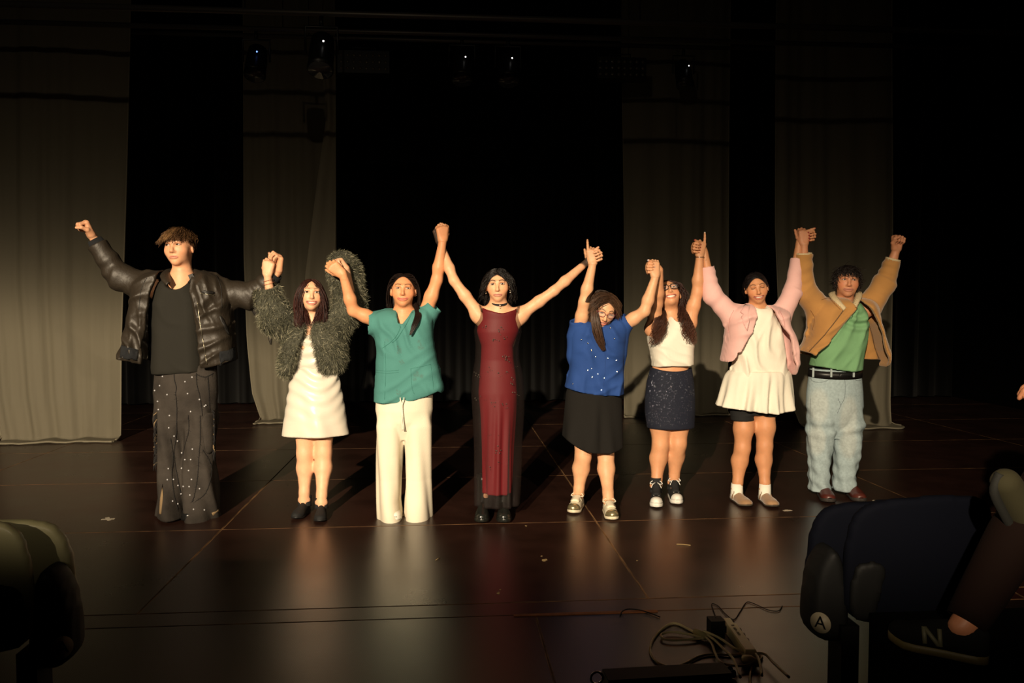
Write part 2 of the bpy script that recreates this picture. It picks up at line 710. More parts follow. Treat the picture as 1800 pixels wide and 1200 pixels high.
# ------------------------------------------------------------------ setting
def floor_material(name, base, rough, seed):
    m = bpy.data.materials.new(name)
    m.use_nodes = True
    nt = m.node_tree
    N, L = nt.nodes.new, nt.links.new
    b = nt.nodes['Principled BSDF']
    tc = N('ShaderNodeTexCoord')
    geo = N('ShaderNodeNewGeometry')
    n1 = N('ShaderNodeTexNoise')
    n1.inputs['Scale'].default_value = 2.3
    n1.inputs['Detail'].default_value = 8
    n1.inputs['Roughness'].default_value = .65
    L(geo.outputs['Position'], n1.inputs['Vector'])
    cr = N('ShaderNodeValToRGB')
    cr.color_ramp.elements[0].position = .3
    cr.color_ramp.elements[0].color = (base[0] * .6, base[1] * .6, base[2] * .6, 1)
    cr.color_ramp.elements[1].position = .7
    cr.color_ramp.elements[1].color = (base[0] * 1.35, base[1] * 1.3, base[2] * 1.3, 1)
    L(n1.outputs['Fac'], cr.inputs[0])
    # fine scuffs
    n2 = N('ShaderNodeTexNoise')
    n2.inputs['Scale'].default_value = 60
    n2.inputs['Detail'].default_value = 6
    mp = N('ShaderNodeMapping')
    mp.inputs['Rotation'].default_value = (0, 0, .8)
    mp.inputs['Scale'].default_value = (.12, 1, 1)
    L(geo.outputs['Position'], mp.inputs['Vector'])
    L(mp.outputs[0], n2.inputs['Vector'])
    gt = N('ShaderNodeMapRange')
    gt.inputs['From Min'].default_value = .70
    gt.inputs['From Max'].default_value = .80
    L(n2.outputs['Fac'], gt.inputs['Value'])
    mx = N('ShaderNodeMix')
    mx.data_type = 'RGBA'
    L(gt.outputs[0], mx.inputs['Factor'])
    L(cr.outputs[0], mx.inputs[6])
    mx.inputs[7].default_value = (base[0] * 3.2, base[1] * 3, base[2] * 3, 1)
    L(mx.outputs[2], b.inputs['Base Color'])
    rr = N('ShaderNodeMapRange')
    rr.inputs['To Min'].default_value = rough - .05
    rr.inputs['To Max'].default_value = rough + .10
    L(n1.outputs['Fac'], rr.inputs['Value'])
    L(rr.outputs[0], b.inputs['Roughness'])
    b.inputs['IOR'].default_value = 1.6
    # woven non-slip relief of the panel
    w1 = N('ShaderNodeTexWave')
    w1.inputs['Scale'].default_value = 62
    w1.inputs['Distortion'].default_value = 1.0
    mp1 = N('ShaderNodeMapping')
    mp1.inputs['Rotation'].default_value = (0, 0, .9)
    L(geo.outputs['Position'], mp1.inputs['Vector'])
    L(mp1.outputs[0], w1.inputs['Vector'])
    w2 = N('ShaderNodeTexWave')
    w2.inputs['Scale'].default_value = 62
    w2.inputs['Distortion'].default_value = 1.0
    mp2 = N('ShaderNodeMapping')
    mp2.inputs['Rotation'].default_value = (0, 0, -.6)
    L(geo.outputs['Position'], mp2.inputs['Vector'])
    L(mp2.outputs[0], w2.inputs['Vector'])
    ad = N('ShaderNodeMath')
    ad.operation = 'ADD'
    L(w1.outputs['Fac'], ad.inputs[0])
    L(w2.outputs['Fac'], ad.inputs[1])
    ad2 = N('ShaderNodeMath')
    ad2.operation = 'ADD'
    L(ad.outputs[0], ad2.inputs[0])
    L(n2.outputs['Fac'], ad2.inputs[1])
    bp = N('ShaderNodeBump')
    bp.inputs['Strength'].default_value = .09
    bp.inputs['Distance'].default_value = .002
    L(ad2.outputs[0], bp.inputs['Height'])
    L(bp.outputs[0], b.inputs['Normal'])
    return m


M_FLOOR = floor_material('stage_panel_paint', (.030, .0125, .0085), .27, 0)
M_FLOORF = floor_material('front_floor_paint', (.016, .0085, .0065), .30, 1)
M_STRIP = floor_material('strip_paint', (.030, .008, .006), .30, 2)
M_SEAM = mat('worn_panel_edge', (.16, .085, .035), rough=.6, var=.9, vscale=9)
M_BLACK = mat('black_drape', (.0012, .0011, .0010), rough=.95, spec=.05)
M_DARK = mat('dark_metal', (.012, .012, .012), rough=.4, metal=.3)

m = MB()
m.box((-7.5, -9.0, -.12), (7.5, 11.6, -.0025))
floor = tag(m.build('floor', M_SEAM, smooth=False), 'dark reddish brown stage floor made of glossy panels', kind='structure')


def panel_mesh(w, d, mm):
    b = MB()
    g, t = .0022, .004
    x, y = w / 2 - g, d / 2 - g
    v = [(-x, -y, -.004), (x, -y, -.004), (x, y, -.004), (-x, y, -.004),
         (-x, -y, -.0008), (x, -y, -.0008), (x, y, -.0008), (-x, y, -.0008),
         (-x + t, -y + t, 0), (x - t, -y + t, 0), (x - t, y - t, 0), (-x + t, y - t, 0)]
    f = [(0, 1, 5, 4), (1, 2, 6, 5), (2, 3, 7, 6), (3, 0, 4, 7), (4, 5, 9, 8), (5, 6, 10, 9), (6, 7, 11, 10), (7, 4, 8, 11), (8, 9, 10, 11)]
    me = bpy.data.meshes.new('floor_panel')
    me.from_pydata(v, [], f)
    me.materials.append(mm)
    me.materials.append(M_SEAM)
    for q in (4, 5, 6, 7):
        me.polygons[q].material_index = 1
    return me


def place(name, me, loc, parent, rot=0):
    o = bpy.data.objects.new(name, me)
    COL.objects.link(o)
    o.parent = parent
    o.location = loc
    o.rotation_euler = (0, 0, rot)
    return o


SX, PW = -1.3915, 2.330
ys = [3.63, 4.965, 6.33, 7.67, 9.05, 10.4, 11.6]
for j in range(len(ys) - 1):
    me = panel_mesh(PW, ys[j + 1] - ys[j], M_FLOOR)
    for i in range(-3, 4):
        x = SX + PW * i + PW / 2
        if abs(x) < 7.4:
            place('floor_panel', me, (x, (ys[j] + ys[j + 1]) / 2, 0), floor)
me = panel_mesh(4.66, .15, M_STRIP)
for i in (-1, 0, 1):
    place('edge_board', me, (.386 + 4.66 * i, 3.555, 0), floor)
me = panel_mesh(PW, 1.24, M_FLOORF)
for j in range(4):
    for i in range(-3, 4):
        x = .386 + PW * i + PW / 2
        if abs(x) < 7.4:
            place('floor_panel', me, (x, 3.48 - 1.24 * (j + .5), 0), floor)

for nm, lo, hi in (('wall_back', (-7.5, 11.6, -.12), (7.5, 11.8, 7.2)), ('wall_left', (-7.7, -9, -.12), (-7.5, 11.8, 7.2)),
                   ('wall_right', (7.5, -9, -.12), (7.7, 11.8, 7.2)), ('ceiling', (-7.7, -9, 7.2), (7.7, 11.8, 7.4)), ('wall_front', (-7.7, -9.2, -.12), (7.7, -9, 7.2))):
    tag(MB().box(lo, hi).build(nm, M_BLACK, smooth=False), kind='structure')

# black masking drape across the back of the stage, in soft folds
xs = np.linspace(-7.4, 7.4, 420)
yy = 11.2 + .06 * np.sin(xs * 21) + .03 * np.sin(xs * 47 + 1)
v = np.concatenate([np.stack([xs, yy + .02 * np.sin(xs * 9), xs * 0 + .02], 1), np.stack([xs, yy * .0 + 11.2 + .05 * np.sin(xs * 21), xs * 0 + 7.0], 1)])
n = len(xs)
o = obj('masking_drape', v, [(i, i + 1, n + i + 1, n + i) for i in range(n - 1)], mat('black_velour', (.0025, .0023, .0022), rough=.95, spec=.05, sheen=.05))
o.modifiers.new('thick', 'SOLIDIFY').thickness = .012
tag(o, 'black velour masking drape hanging across the whole back of the stage', 'drape')


# ------------------------------------------------------------------ sheer curtains
def sheer(name, color, alpha, wav):
    m = bpy.data.materials.new(name)
    m.use_nodes = True
    nt = m.node_tree
    N, L = nt.nodes.new, nt.links.new
    b = nt.nodes['Principled BSDF']
    b.inputs['Base Color'].default_value = (*color, 1)
    b.inputs['Roughness'].default_value = .75
    b.inputs['Specular IOR Level'].default_value = .2
    tl = N('ShaderNodeBsdfTranslucent')
    tl.inputs['Color'].default_value = (*color, 1)
    ms = N('ShaderNodeMixShader')
    ms.inputs[0].default_value = .25
    L(b.outputs[0], ms.inputs[1])
    L(tl.outputs[0], ms.inputs[2])
    tr = N('ShaderNodeBsdfTransparent')
    ms2 = N('ShaderNodeMixShader')
    ms2.inputs[0].default_value = alpha
    L(tr.outputs[0], ms2.inputs[1])
    L(ms.outputs[0], ms2.inputs[2])
    L(ms2.outputs[0], nt.nodes['Material Output'].inputs['Surface'])
    geo = N('ShaderNodeNewGeometry')
    n1 = N('ShaderNodeTexNoise')
    n1.inputs['Scale'].default_value = 2.2
    n1.inputs['Detail'].default_value = 3
    mp = N('ShaderNodeMapping')
    mp.inputs['Scale'].default_value = (4, 1, .35)
    L(geo.outputs['Position'], mp.inputs['Vector'])
    L(mp.outputs[0], n1.inputs['Vector'])
    bp = N('ShaderNodeBump')
    bp.inputs['Strength'].default_value = .35
    bp.inputs['Distance'].default_value = .05
    L(n1.outputs['Fac'], bp.inputs['Height'])
    L(bp.outputs[0], b.inputs['Normal'])
    return m


M_SHEER = sheer('sheer_voile', (.26, .232, .165), .66, 0)
M_HEM = sheer('sheer_hem', (.28, .25, .18), .8, 0)


def curtain(label, L_edge, R_edge, Y, ztop, folds, pool=.12, seed=0, flap=None, nx=90, nz=120):
    """edges are lists of (py, px) read off the photograph, standing on the plane at depth Y"""
    rng = np.random.default_rng(seed)

    def edge(E):
        E = sorted(E)
        zz = [on_y(px, py, Y)[2] for py, px in E]
        xx = [on_y(px, py, Y)[0] for py, px in E]
        o = np.argsort(zz)
        return np.array(zz)[o], np.array(xx)[o]
    zl, xl = edge(L_edge)
    zr, xr = edge(R_edge)
    u = np.linspace(0, 1, nx)
    vv = np.linspace(0, 1, nz)
    verts = []
    ph = rng.uniform(0, 6.28, 8)
    for t in vv:
        if t < .94:
            z = ztop * (1 - t / .94) + .012
            fy = 0
        else:
            z = .012 + .02 * np.sin(10 * u + ph[0]) ** 2 * (1 if t < 1 else .3)
            fy = -(t - .94) / .06 * pool
        zq = np.clip(ztop * (1 - t / .94), 0, ztop)
        a, b = np.interp(zq, zl, xl), np.interp(zq, zr, xr)
        x = a + (b - a) * u
        amp = folds[0] * (.55 + .45 * t)
        y = Y + amp * (np.sin(folds[1] * 6.28 * u + ph[1] + .7 * np.sin(2 * t + ph[2])) * .6 + np.sin(folds[1] * 2.3 * 6.28 * u + ph[3] + t) * .3 * np.sin(3 * u + ph[4]))
        y = y + fy + .05 * np.sin(2.2 * t + 4 * u + ph[5])
        if t >= .94:
            x = x + (t - .94) / .06 * .05 * np.sin(9 * u + ph[6]) + (t - .94) / .06 * .10 * (u - .5)
        verts.append(np.stack([x, y, np.broadcast_to(z, x.shape)], 1))
    v = np.concatenate(verts)
    f = np.array([(j * nx + i, j * nx + i + 1, (j + 1) * nx + i + 1, (j + 1) * nx + i) for j in range(nz - 1) for i in range(nx - 1)])
    root = empty('sheer_curtain', (float(v[:, 0].mean()), Y, 0), label, 'curtain', 'sheer curtain panels hanging on the stage')
    o = obj('cloth', v, f, M_SHEER, root)
    # stitched side hems
    for i in (0, nx - 1):
        pts = np.array([verts[j][i] for j in range(0, nz, 3)])
        w = MB()
        w.tube(pts, .008, 5)
        w.build('side_hem', M_HEM, root)
    w = MB()
    w.tube(verts[-1][::2] + V(0, 0, .004), .010, 5)
    w.build('bottom_hem', M_HEM, root)
    if flap is not None:
        FL = sorted(flap)
        P = []
        for (py, xa, xb) in FL:
            A_, B_ = on_y(xa, py, Y - .10), on_y(xb, py, Y - .10)
            for q in np.linspace(0, 1, 14):
                P.append(A_ * (1 - q) + B_ * q + V(0, .04 * math.sin(q * 7 + py * .01), 0))
        nn = 14
        F_ = [(j * nn + i, j * nn + i + 1, (j + 1) * nn + i + 1, (j + 1) * nn + i) for j in range(len(FL) - 1) for i in range(nn - 1)]
        obj('folded_edge', P, F_, M_HEM, root)
    return root


curtain('wide sheer curtain panel behind the man in the leather jacket, leftmost of the four', [(0, -40), (500, -30), (700, -8), (768, 6)],
        [(0, 228), (300, 220), (600, 211), (775, 211)], 8.35, 4.75, (.030, 4.5), .22, 3)
curtain('narrow sheer curtain panel hanging behind the woman in the fur jacket', [(80, 428), (450, 431), (600, 437), (690, 446), (738, 462)],
        [(80, 588), (450, 590), (600, 588), (690, 575), (738, 560)], 9.6, 5.2, (.04, 3.2), .3, 5,
        flap=[(70, 560, 589), (200, 573, 590), (330, 556, 591), (480, 538, 590), (600, 528, 588), (690, 520, 575)])
curtain('sheer curtain panel behind the laughing woman with glasses and white crop top', [(100, 1094), (400, 1097), (735, 1096)],
        [(100, 1284), (500, 1283), (730, 1281)], 9.6, 5.2, (.028, 4.2), .12, 8)
curtain('sheer curtain panel behind the man in the tan jacket, rightmost of the four', [(60, 1364), (400, 1366), (620, 1376), (700, 1392), (752, 1412)],
        [(60, 1566), (500, 1566), (715, 1563), (750, 1566)], 8.6, 4.8, (.032, 3.8), .2, 11)

# ------------------------------------------------------------------ lighting bars above the stage
M_LENS = mat('led_lens', (.10, .09, .07), rough=.1, spec=.8)
M_BAR = mat('bar_steel', (.10, .09, .08), rough=.45, metal=.6)


def lantern(x, y, z, label, led=None, aim=.5, wide=False):
    root = empty('stage_lantern', (x, y, z), label, 'stage light', 'stage lanterns on the bars')
    c = V(x, y, z - .30)
    d = nrm(V(0, -math.sin(aim), -math.cos(aim)))
    b = MB()
    if wide:
        b.box((x - .28, y - .10, z - .40), (x + .28, y + .06, z - .16))
        body = b.build('housing', M_DARK, root, smooth=False)
        for i in range(8):
            for j in range(3):
                MB().ball(V(x - .24 + i * .0686, y - .103, z - .35 + j * .07), V(.018, .006, .018), (1, 1, 1), 8, 4).build('led_lens', M_LENS, body)
    else:
        pts = [c - d * .16, c - d * .14, c - d * .02, c + d * .12, c + d * .16]
        v, f = tube(pts, V(.05, .085, .095, .095, .10), 16)
        body = obj('housing', v, f, M_DARK, root)
        b.tube([c + d * .161, c + d * .168], .088, 16)
        b.build('lens', mat('lantern_lens', (.05, .05, .05), rough=.08, spec=.8), body)
    MB().tube([V(x - .12, y, z - .30), V(x - .12, y, z - .10), V(x + .12, y, z - .10), V(x + .12, y, z - .30)], .010, 6).build('yoke', M_DARK, root)
    MB().tube([V(x, y, z - .10), V(x, y, z - .026)], .016, 8).build('clamp', M_DARK, root)
    if led:
        e = MB()
        e.ball(V(x + .03, y - .11, z - .24), .007, (1, 1, 1), 8, 6)
        e.build('status_led', mat('status_led', (.1, .1, .1), emit=(led, 3.0)), root)
    return root


bars = [(6.2, on_y(800, 30, 6.2)[2], 'nearest'), (7.6, on_y(800, 60, 7.6)[2], 'middle'), (9.0, on_y(800, 72, 9.0)[2], 'rear')]
for (y, z, nm) in bars:
    b = MB()
    b.tube([V(-5.2, y, z), V(5.2, y, z)], .024, 10)
    r = empty('lighting_bar', (0, y, z), nm + ' steel lighting bar running across above the stage', 'lighting bar', 'lighting bars above the stage')
    b.build('pipe', M_BAR, r)
    for x in (-4.5, -1.5, 1.5, 4.5):
        MB().tube([V(x, y, z), V(x, y, 7.19)], .005, 6).build('suspension_cable', M_DARK, r)
for (px, by, led, wide, lab) in ((450, 1, (.15, .3, 1), False, 'stage lantern with a small blue status light at the upper left'),
                                 (565, 0, (1, .95, .9), False, 'stage lantern with a white status light left of the LED batten'),
                                 (640, 2, None, True, 'wide LED batten light above the woman in teal scrubs'),
                                 (812, 1, (1, .95, .9), False, 'stage lantern with a white status light above the red dress, left of two'),
                                 (893, 1, (1, .95, .9), False, 'stage lantern with a white status light above the red dress, right of two'),
                                 (1090, 2, None, True, 'wide LED batten light above the woman in blue shirt'),
                                 (1202, 2, (.6, .6, .6), False, 'stage lantern with a dim status light right of the LED batten')):
    y, z, _ = bars[by]
    lantern(on_y(px, 50, y)[0], y, z, lab, led, wide=wide)
# ------------------------------------------------------------------ people
LIP = (0.50, 0.16, 0.12)
M_SKIN = mat('skin', (0.6, 0.4, 0.3), rough=0.50, spec=0.35, attr=True, var=0.06, vscale=25, bump=0.06, bscale=180, sss=0.12)
M_HAIR = mat('hair', (0.05, 0.03, 0.02), rough=0.42, spec=0.3, attr=True)
M_EYE = mat('eye', (0.8, 0.8, 0.8), rough=0.15, spec=0.6, attr=True)
M_PAINTED = mat('small_part', (0.5, 0.5, 0.5), rough=0.45, spec=0.4, attr=True)
M_METAL = mat('jewellery_metal', (0.75, 0.68, 0.55), rough=0.25, metal=1.0)
M_LACE = mat('black_lace', (0.012, 0.011, 0.012), rough=0.7, bump=0.6, bscale=220)


def head_frame(yaw, pitch, roll):
    y, p, r = [math.radians(q) for q in (yaw, pitch, roll)]
    ey = V(math.sin(y) * math.cos(p), -math.cos(y) * math.cos(p), math.sin(p))
    ex = V(math.cos(y), math.sin(y), 0)
    ez = V(-math.sin(y) * math.sin(p), math.cos(y) * math.sin(p), math.cos(p))
    ex2 = ex * math.cos(r) - ez * math.sin(r)
    ez2 = ez * math.cos(r) + ex * math.sin(r)
    return np.array([ex2, ey, ez2])


class Person:
    def __init__(s, base, label, skin, hair=(0.02, 0.012, 0.008)):
        s.Y0 = base[1]
        s.root = empty('person', (base[0], base[1], 0), label, 'person', 'performers holding hands in a row')
        s.skin, s.haircol = np.array(skin) * V(.98, .84, .72), np.array(hair)
        s.ops, s.prims, s.fine = [], [], []

    def P(s, px, py, dy=0.0):
        return on_y(px, py, s.Y0 + dy)

    def poly(s, pts, dy=0.0, it=2, sharp=()):
        p = np.array([s.P(x, y, dy)[[0, 2]] for x, y in pts])
        return chaikin(p, it, sharp) if it else p

    # every primitive is recorded first, so the grid can be sized to the figure
    def cone(s, a, b, ra, rb, k=0.02, op='u', **kw):
        s.prims.append(('cone', (np.asarray(a), np.asarray(b), ra, rb, k, op), kw))

    def chain(s, pts, rs, k=0.02, op='u', **kw):
        for i in range(len(pts) - 1):
            s.cone(pts[i], pts[i + 1], rs[i], rs[i + 1], k, op, **kw)

    def ell(s, c, r, A=None, k=0.02, op='u'):
        s.prims.append(('ell', (np.asarray(c), np.asarray(r, float) * np.ones(3), A, k, op), {}))

    # ---- head
    def head(s, px, py, dy=0.0, size=1.0, yaw=0, pitch=0, roll=0, smile=0.0, teeth=0.0, eyes=1.0, jaw=1.0,
             gaze=0.0, lip=LIP, brow=1.0, neck_to=None, neck_r=0.052, blush=0.35, female=True, nose=1.0):
        C = s.P(px, py, dy)
        yaw = yaw - math.degrees(math.atan2(C[0], C[1]))   # turn as seen from the stalls
        A = head_frame(yaw, pitch, roll)
        s.HC, s.HA, s.hs = C, A, size
        hp = lambda x, y, z: C + size * (x * A[0] + y * A[1] + z * A[2])
        s.hp = hp
        e = lambda c, r, k, op='u', AA=None: s.ell(hp(*c), np.array(r) * size, A if AA is None else AA, k * size, op)
        co = lambda a, b, ra, rb, k, op='u': s.cone(hp(*a), hp(*b), ra * size, rb * size, k * size, op)
        fem = 1.0 if female else 0.0
        jaw = jaw * (1 - .09 * fem)
        nw = 1 - .14 * fem
        s.eye_k = 1 + .16 * fem
        brow = brow * (1 - .12 * fem)
        e((0, -.015, .022), (.073, .093, .079), .0)
        e((0, .018, -.018), (.0635, .074, .084), .03)
        e((0, .024, -.062), (.050 * jaw, .058, .048), .03)
        e((0, .063, -.098 + .004 * fem), (.019 - .003 * fem, .017, .014), .03)
        for q in (-1, 1):
            e((q * .041, .052, -.030), (.021, .022, .022), .03)
            e((q * .031, .094, .003), (.0165, .013, .0095), .012, 's')
            e((q * .031, .0735, .001), (.0150, .0130, .0120), .004)
            co((q * .012, .089, .016), (q * .043, .076, .021), .0065, .005, .016)
            e((q * .0115 * nw, .0905, -.040), (.0075 * nw, .009, .0065), .007)
            e((q * .0068, .0965, -.0462), (.0034, .004, .003), .002, 's')
            # ear
            tilt = head_frame(yaw + q * 25, pitch, roll)
            e((q * .0735, -.008, -.012), (.009, .019, .031), .006, 'u', tilt)
            e((q * .080, -.003, -.010), (.005, .010, .018), .004, 's', tilt)
        co((0, .083, .014), (0, .1055 * nose, -.033), .0065, .0095, .012)
        e((0, .1005 * nose, -.037), (.0105 * nw, .0105, .0085), .008)
        # mouth
        mw = .0215 + .010 * smile
        zc = lambda x: -.0685 + .009 * smile * (abs(x) / mw) ** 2 - .0022 * (1 - smile) * (abs(x) / mw)
        yf = lambda x: .028 + .060 * math.sqrt(max(0, 1 - (x / .056) ** 2))
        xs = np.linspace(-mw, mw, 7)
        gap = teeth * .0062
        sh = [max(0.0, 1 - (x / mw) ** 2) for x in xs]
        up = [hp(x, yf(x) + .0005, zc(x) + .0042 * (0.35 + .65 * h) + gap * h) for x, h in zip(xs, sh)]
        lo = [hp(x, yf(x) - .0005, zc(x) - .0052 * (0.3 + .7 * h) - gap * h) for x, h in zip(xs, sh)]
        mid = [hp(x, yf(x) + .004, zc(x)) for x in xs]
        s.chain(up, [(.0028 + .0022 * h) * size for h in sh], .005 * size)
        s.chain(lo, [(.0028 + .0030 * h) * size for h in sh], .005 * size)
        s.chain(mid, [(.0012 + (gap * 0.9) * h + .0008) * size for h in sh], .002 * size, 's')
        fp = lambda pts, r, soft, colr, st: s.ops.append(('face', C, A, size, pts, r, soft, colr, st))
        fp([(x, zc(x) + .0040 * (.3 + .7 * h) + gap * h) for x, h in zip(xs, sh)], .0044 + .0004 * fem, .0016, lip, .88)
        fp([(x, zc(x) - .0048 * (.3 + .7 * h) - gap * h) for x, h in zip(xs, sh)], .0052 + .0006 * fem, .0016, lip, .88)
        fp([(x, zc(x)) for x in xs], .0014 + gap * .7, .0012, V(.14, .035, .03), .7)
        for q in (-1, 1):
            s.ops.append(('ell', hp(q * .042, .065, -.032), .032 * size, np.eye(3), s.skin * V(1.0, .72, .66), blush))
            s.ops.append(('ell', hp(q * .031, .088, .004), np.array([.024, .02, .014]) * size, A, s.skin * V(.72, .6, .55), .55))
            fp([(q * .013, .0205), (q * .022, .0245), (q * .034, .0265), (q * .046, .0215)], .0030 * brow, .0018, s.haircol * .8 + .004, .88)
        s.ops.append(('ell', hp(0, .10, -.038), .017 * size, np.eye(3), s.skin * V(1, .8, .75), .4))
        s.fine.append((C - .155 * size, C + .155 * size, .0030))
        s.teeth_pts = [hp(x, yf(x) - .0035, zc(x) + .0012) for x in np.linspace(-mw * .82, mw * .82, 9)] if teeth else None
        s.teeth_h = gap * size
        s.eyes, s.gaze = eyes, gaze
        if neck_to is not None:
            s.neck(neck_to, neck_r)

    def neck(s, nb, r):
        hp, z = s.hp, s.hs
        s.cone(hp(0, -.022, -.055), nb, r * 1.02, r * 1.06, .03)
        s.NB = np.asarray(nb)

    def arm(s, S, E, Wr, t=1.0, k=.03):
        S, E, Wr = map(np.asarray, (S, E, Wr))
        s.cone(S, S * .45 + E * .55, .048 * t, .044 * t, k)
        s.cone(S * .45 + E * .55, E, .044 * t, .037 * t, .02)
        m = E * .68 + Wr * .32
        s.cone(E, m, .036 * t, .039 * t, .02)
        s.cone(m, Wr, .039 * t, .0255 * t, .02)

    def leg(s, H, K, An, t=1.0, toe=None, hip=1.0):
        H, K, An = map(np.asarray, (H, K, An))
        s.cone(H, H * .4 + K * .6, .088 * t * hip, .067 * t, .04)
        s.cone(H * .4 + K * .6, K, .067 * t, .052 * t, .03)
        s.ell(K + V(0, -.030, .006) * t, V(.027, .018, .03) * t, None, .03)
        s.ell(K + V(0, -.026, -.05) * t, V(.02, .016, .02) * t, None, .03)
        cm = K * .68 + An * .32 + V(0, .018, 0)
        s.cone(K, cm, .050 * t, .055 * t, .03)
        s.cone(cm, An * .85 + K * .15, .055 * t, .034 * t, .03)
        s.cone(An * .85 + K * .15, An, .034 * t, .035 * t, .02)
        for q in (-1, 1):
            s.ell(An + V(q * .028 * t, 0, -.004), .014 * t, None, .02)
        if toe is not None:
            toe = np.asarray(toe)
            toe = An + (toe - An) * V(.75, .75, .85)
            md = An * .5 + toe * .5 + V(0, 0, -.018)
            s.cone(An + V(0, .005, -.035), md, .026 * t, .018 * t, .02)
            s.cone(md, toe, .018 * t, .010 * t, .02)

    def torso(s, SL, SR, HL, HR, chest=(.135, .095), waist=(.115, .085), hip=(.15, .105), bust=0.0, NB=None):
        SL, SR, HL, HR = map(np.asarray, (SL, SR, HL, HR))
        NB = s.NB if NB is None else np.asarray(NB)
        sm, hm = (SL + SR) / 2, (HL + HR) / 2
        yax = V(0, 1, 0)
        c1 = sm * .78 + hm * .22
        w1 = sm * .42 + hm * .58
        s.cone(c1 + V(0, 0, .03), c1 + V(0, 0, -.06), chest[0], chest[0] * .95, .04, flat=yax, fk=chest[0] / chest[1])
        s.cone(c1 + V(0, 0, -.06), w1, chest[0] * .92, waist[0], .05, flat=yax, fk=chest[0] / chest[1])
        s.cone(w1, hm + V(0, 0, .03), waist[0], hip[0], .05, flat=yax, fk=hip[0] / hip[1])
        s.cone(hm + V(0, 0, .03), hm + V(0, 0, -.03), hip[0], hip[0] * .95, .05, flat=yax, fk=hip[0] / hip[1])
        for S in (SL, SR):
            s.cone(NB + (S - NB) * .12 + V(0, .012, -.005), S + V(0, .005, -.008), .040, .042, .05)
            s.cone(S, c1 * .65 + S * .35 + V(0, .01, -.06), .042, .040, .05)
            s.cone(NB + V(0, -.045, -.055), NB + (S - NB) * .85 + V(0, -.030, -.022), .011, .012, .03)
        s.cone(NB, c1, .058, .09, .06)
        if bust:
            for q in (-1, 1):
                s.ell(c1 + V(q * chest[0] * .48, -chest[1] * .75, -.02), V(.058, .05, .055) * bust, None, .05)

    # ---- hands
    def hand(s, Wr, d, n, thumb, curl=(75, 75, 35), size=1.0, tcurl=0.0, nails=None, curls=None, tdir=None, fine=.0033):
        Wr, d = np.asarray(Wr, float), nrm(d)
        n = nrm(np.asarray(n, float) - d * np.dot(n, d))
        sd = np.cross(d, n)
        sd = sd * thumb
        z = size
        off = V(.030, .010, -.010, -.029) * z
        ln = V(.086, .090, .086, .077) * z
        fl = V(.94, 1.04, .97, .78) * z
        for i in range(4):
            b0 = Wr + d * .012 * z + sd * off[i] * .55
            kn = Wr + d * ln[i] + sd * off[i]
            s.cone(b0, kn, .0135 * z, .0110 * z, .016 * z)
            s.cone(b0 + n * .006 * z, kn + n * .004 * z, .0125 * z, .0105 * z, .014 * z)
            a = 0.0
            p = kn
            c3 = curls[i] if curls is not None else curl
            r = [.0098, .0088, .0079, .0066]
            spread = sd * off[i] * .0
            for j, l in enumerate((.044, .027, .021)):
                a += math.radians(c3[j])
                q = p + (d * math.cos(a) + n * math.sin(a)) * l * fl[i] + spread
                s.cone(p, q, r[j] * z, r[j + 1] * z, .0045 * z)
                if j == 2 and nails is not None:
                    tipdir = nrm(q - p)
                    back = d * (-math.sin(a)) + n * math.cos(a)
                    s.ops.append(('ell', q - back * .005 * z + tipdir * .001 * z, .0085 * z, np.eye(3), nails, .95))
                p = q
        t0 = Wr + d * .020 * z + sd * .020 * z + n * .010 * z
        t1 = Wr + d * .048 * z + sd * .040 * z + n * .022 * z
        s.cone(t0, t1, .0165 * z, .0125 * z, .016 * z)
        td = nrm(d * .88 + sd * .18 + n * .45) if tdir is None else nrm(d * tdir[0] + sd * tdir[1] + n * tdir[2])
        t2 = t1 + td * .034 * z
        td2 = nrm(td * math.cos(math.radians(tcurl)) + n * .5 * math.sin(math.radians(tcurl)) - sd * .8 * math.sin(math.radians(tcurl)))
        t3 = t2 + td2 * .028 * z
        s.cone(t1, t2, .0118 * z, .0105 * z, .006 * z)
        s.cone(t2, t3, .0105 * z, .0080 * z, .005 * z)
        if nails is not None:
            s.ops.append(('ell', t3 + td2 * .002, .0095 * z, np.eye(3), nails, .9))
        cc = Wr + d * .085 * z
        s.fine.append((cc - .095 * z, cc + .095 * z, fine))
        for i in range(4):
            s.ops.append(('ell', Wr + d * ln[i] + sd * off[i], .015 * z, np.eye(3), s.skin * V(.95, .72, .66), .35))

    # ---- finish body
    def build_body(s, h=.0095, extra=()):
        lo, hi = np.full(3, 1e9), np.full(3, -1e9)
        for kind, a, kw in s.prims:
            if a[-1] != 'u':
                continue
            if kind == 'cone':
                r = max(a[2], a[3])
                lo = np.minimum(lo, np.minimum(a[0], a[1]) - r)
                hi = np.maximum(hi, np.maximum(a[0], a[1]) + r)
            else:
                lo, hi = np.minimum(lo, a[0] - a[1].max()), np.maximum(hi, a[0] + a[1].max())
        # coarse grid for the whole figure, finer grids laid over the head and the hands
        F = Field(lo - .02, hi + .02, h)
        for kind, a, kw in s.prims:
            getattr(F, kind)(*a, **kw)
        v, f = F.mesh(1)
        drop = np.zeros(len(f), bool)
        vs, fs = [v], []
        for fl, fh, st in s.fine:
            a_, b_ = fl + h + 2.5 * st, fh - h - 2.5 * st
            ins = ((v > a_) & (v < b_)).all(1)
            drop |= ins[f].all(1)
        fs.append(f[~drop])
        n = len(v)
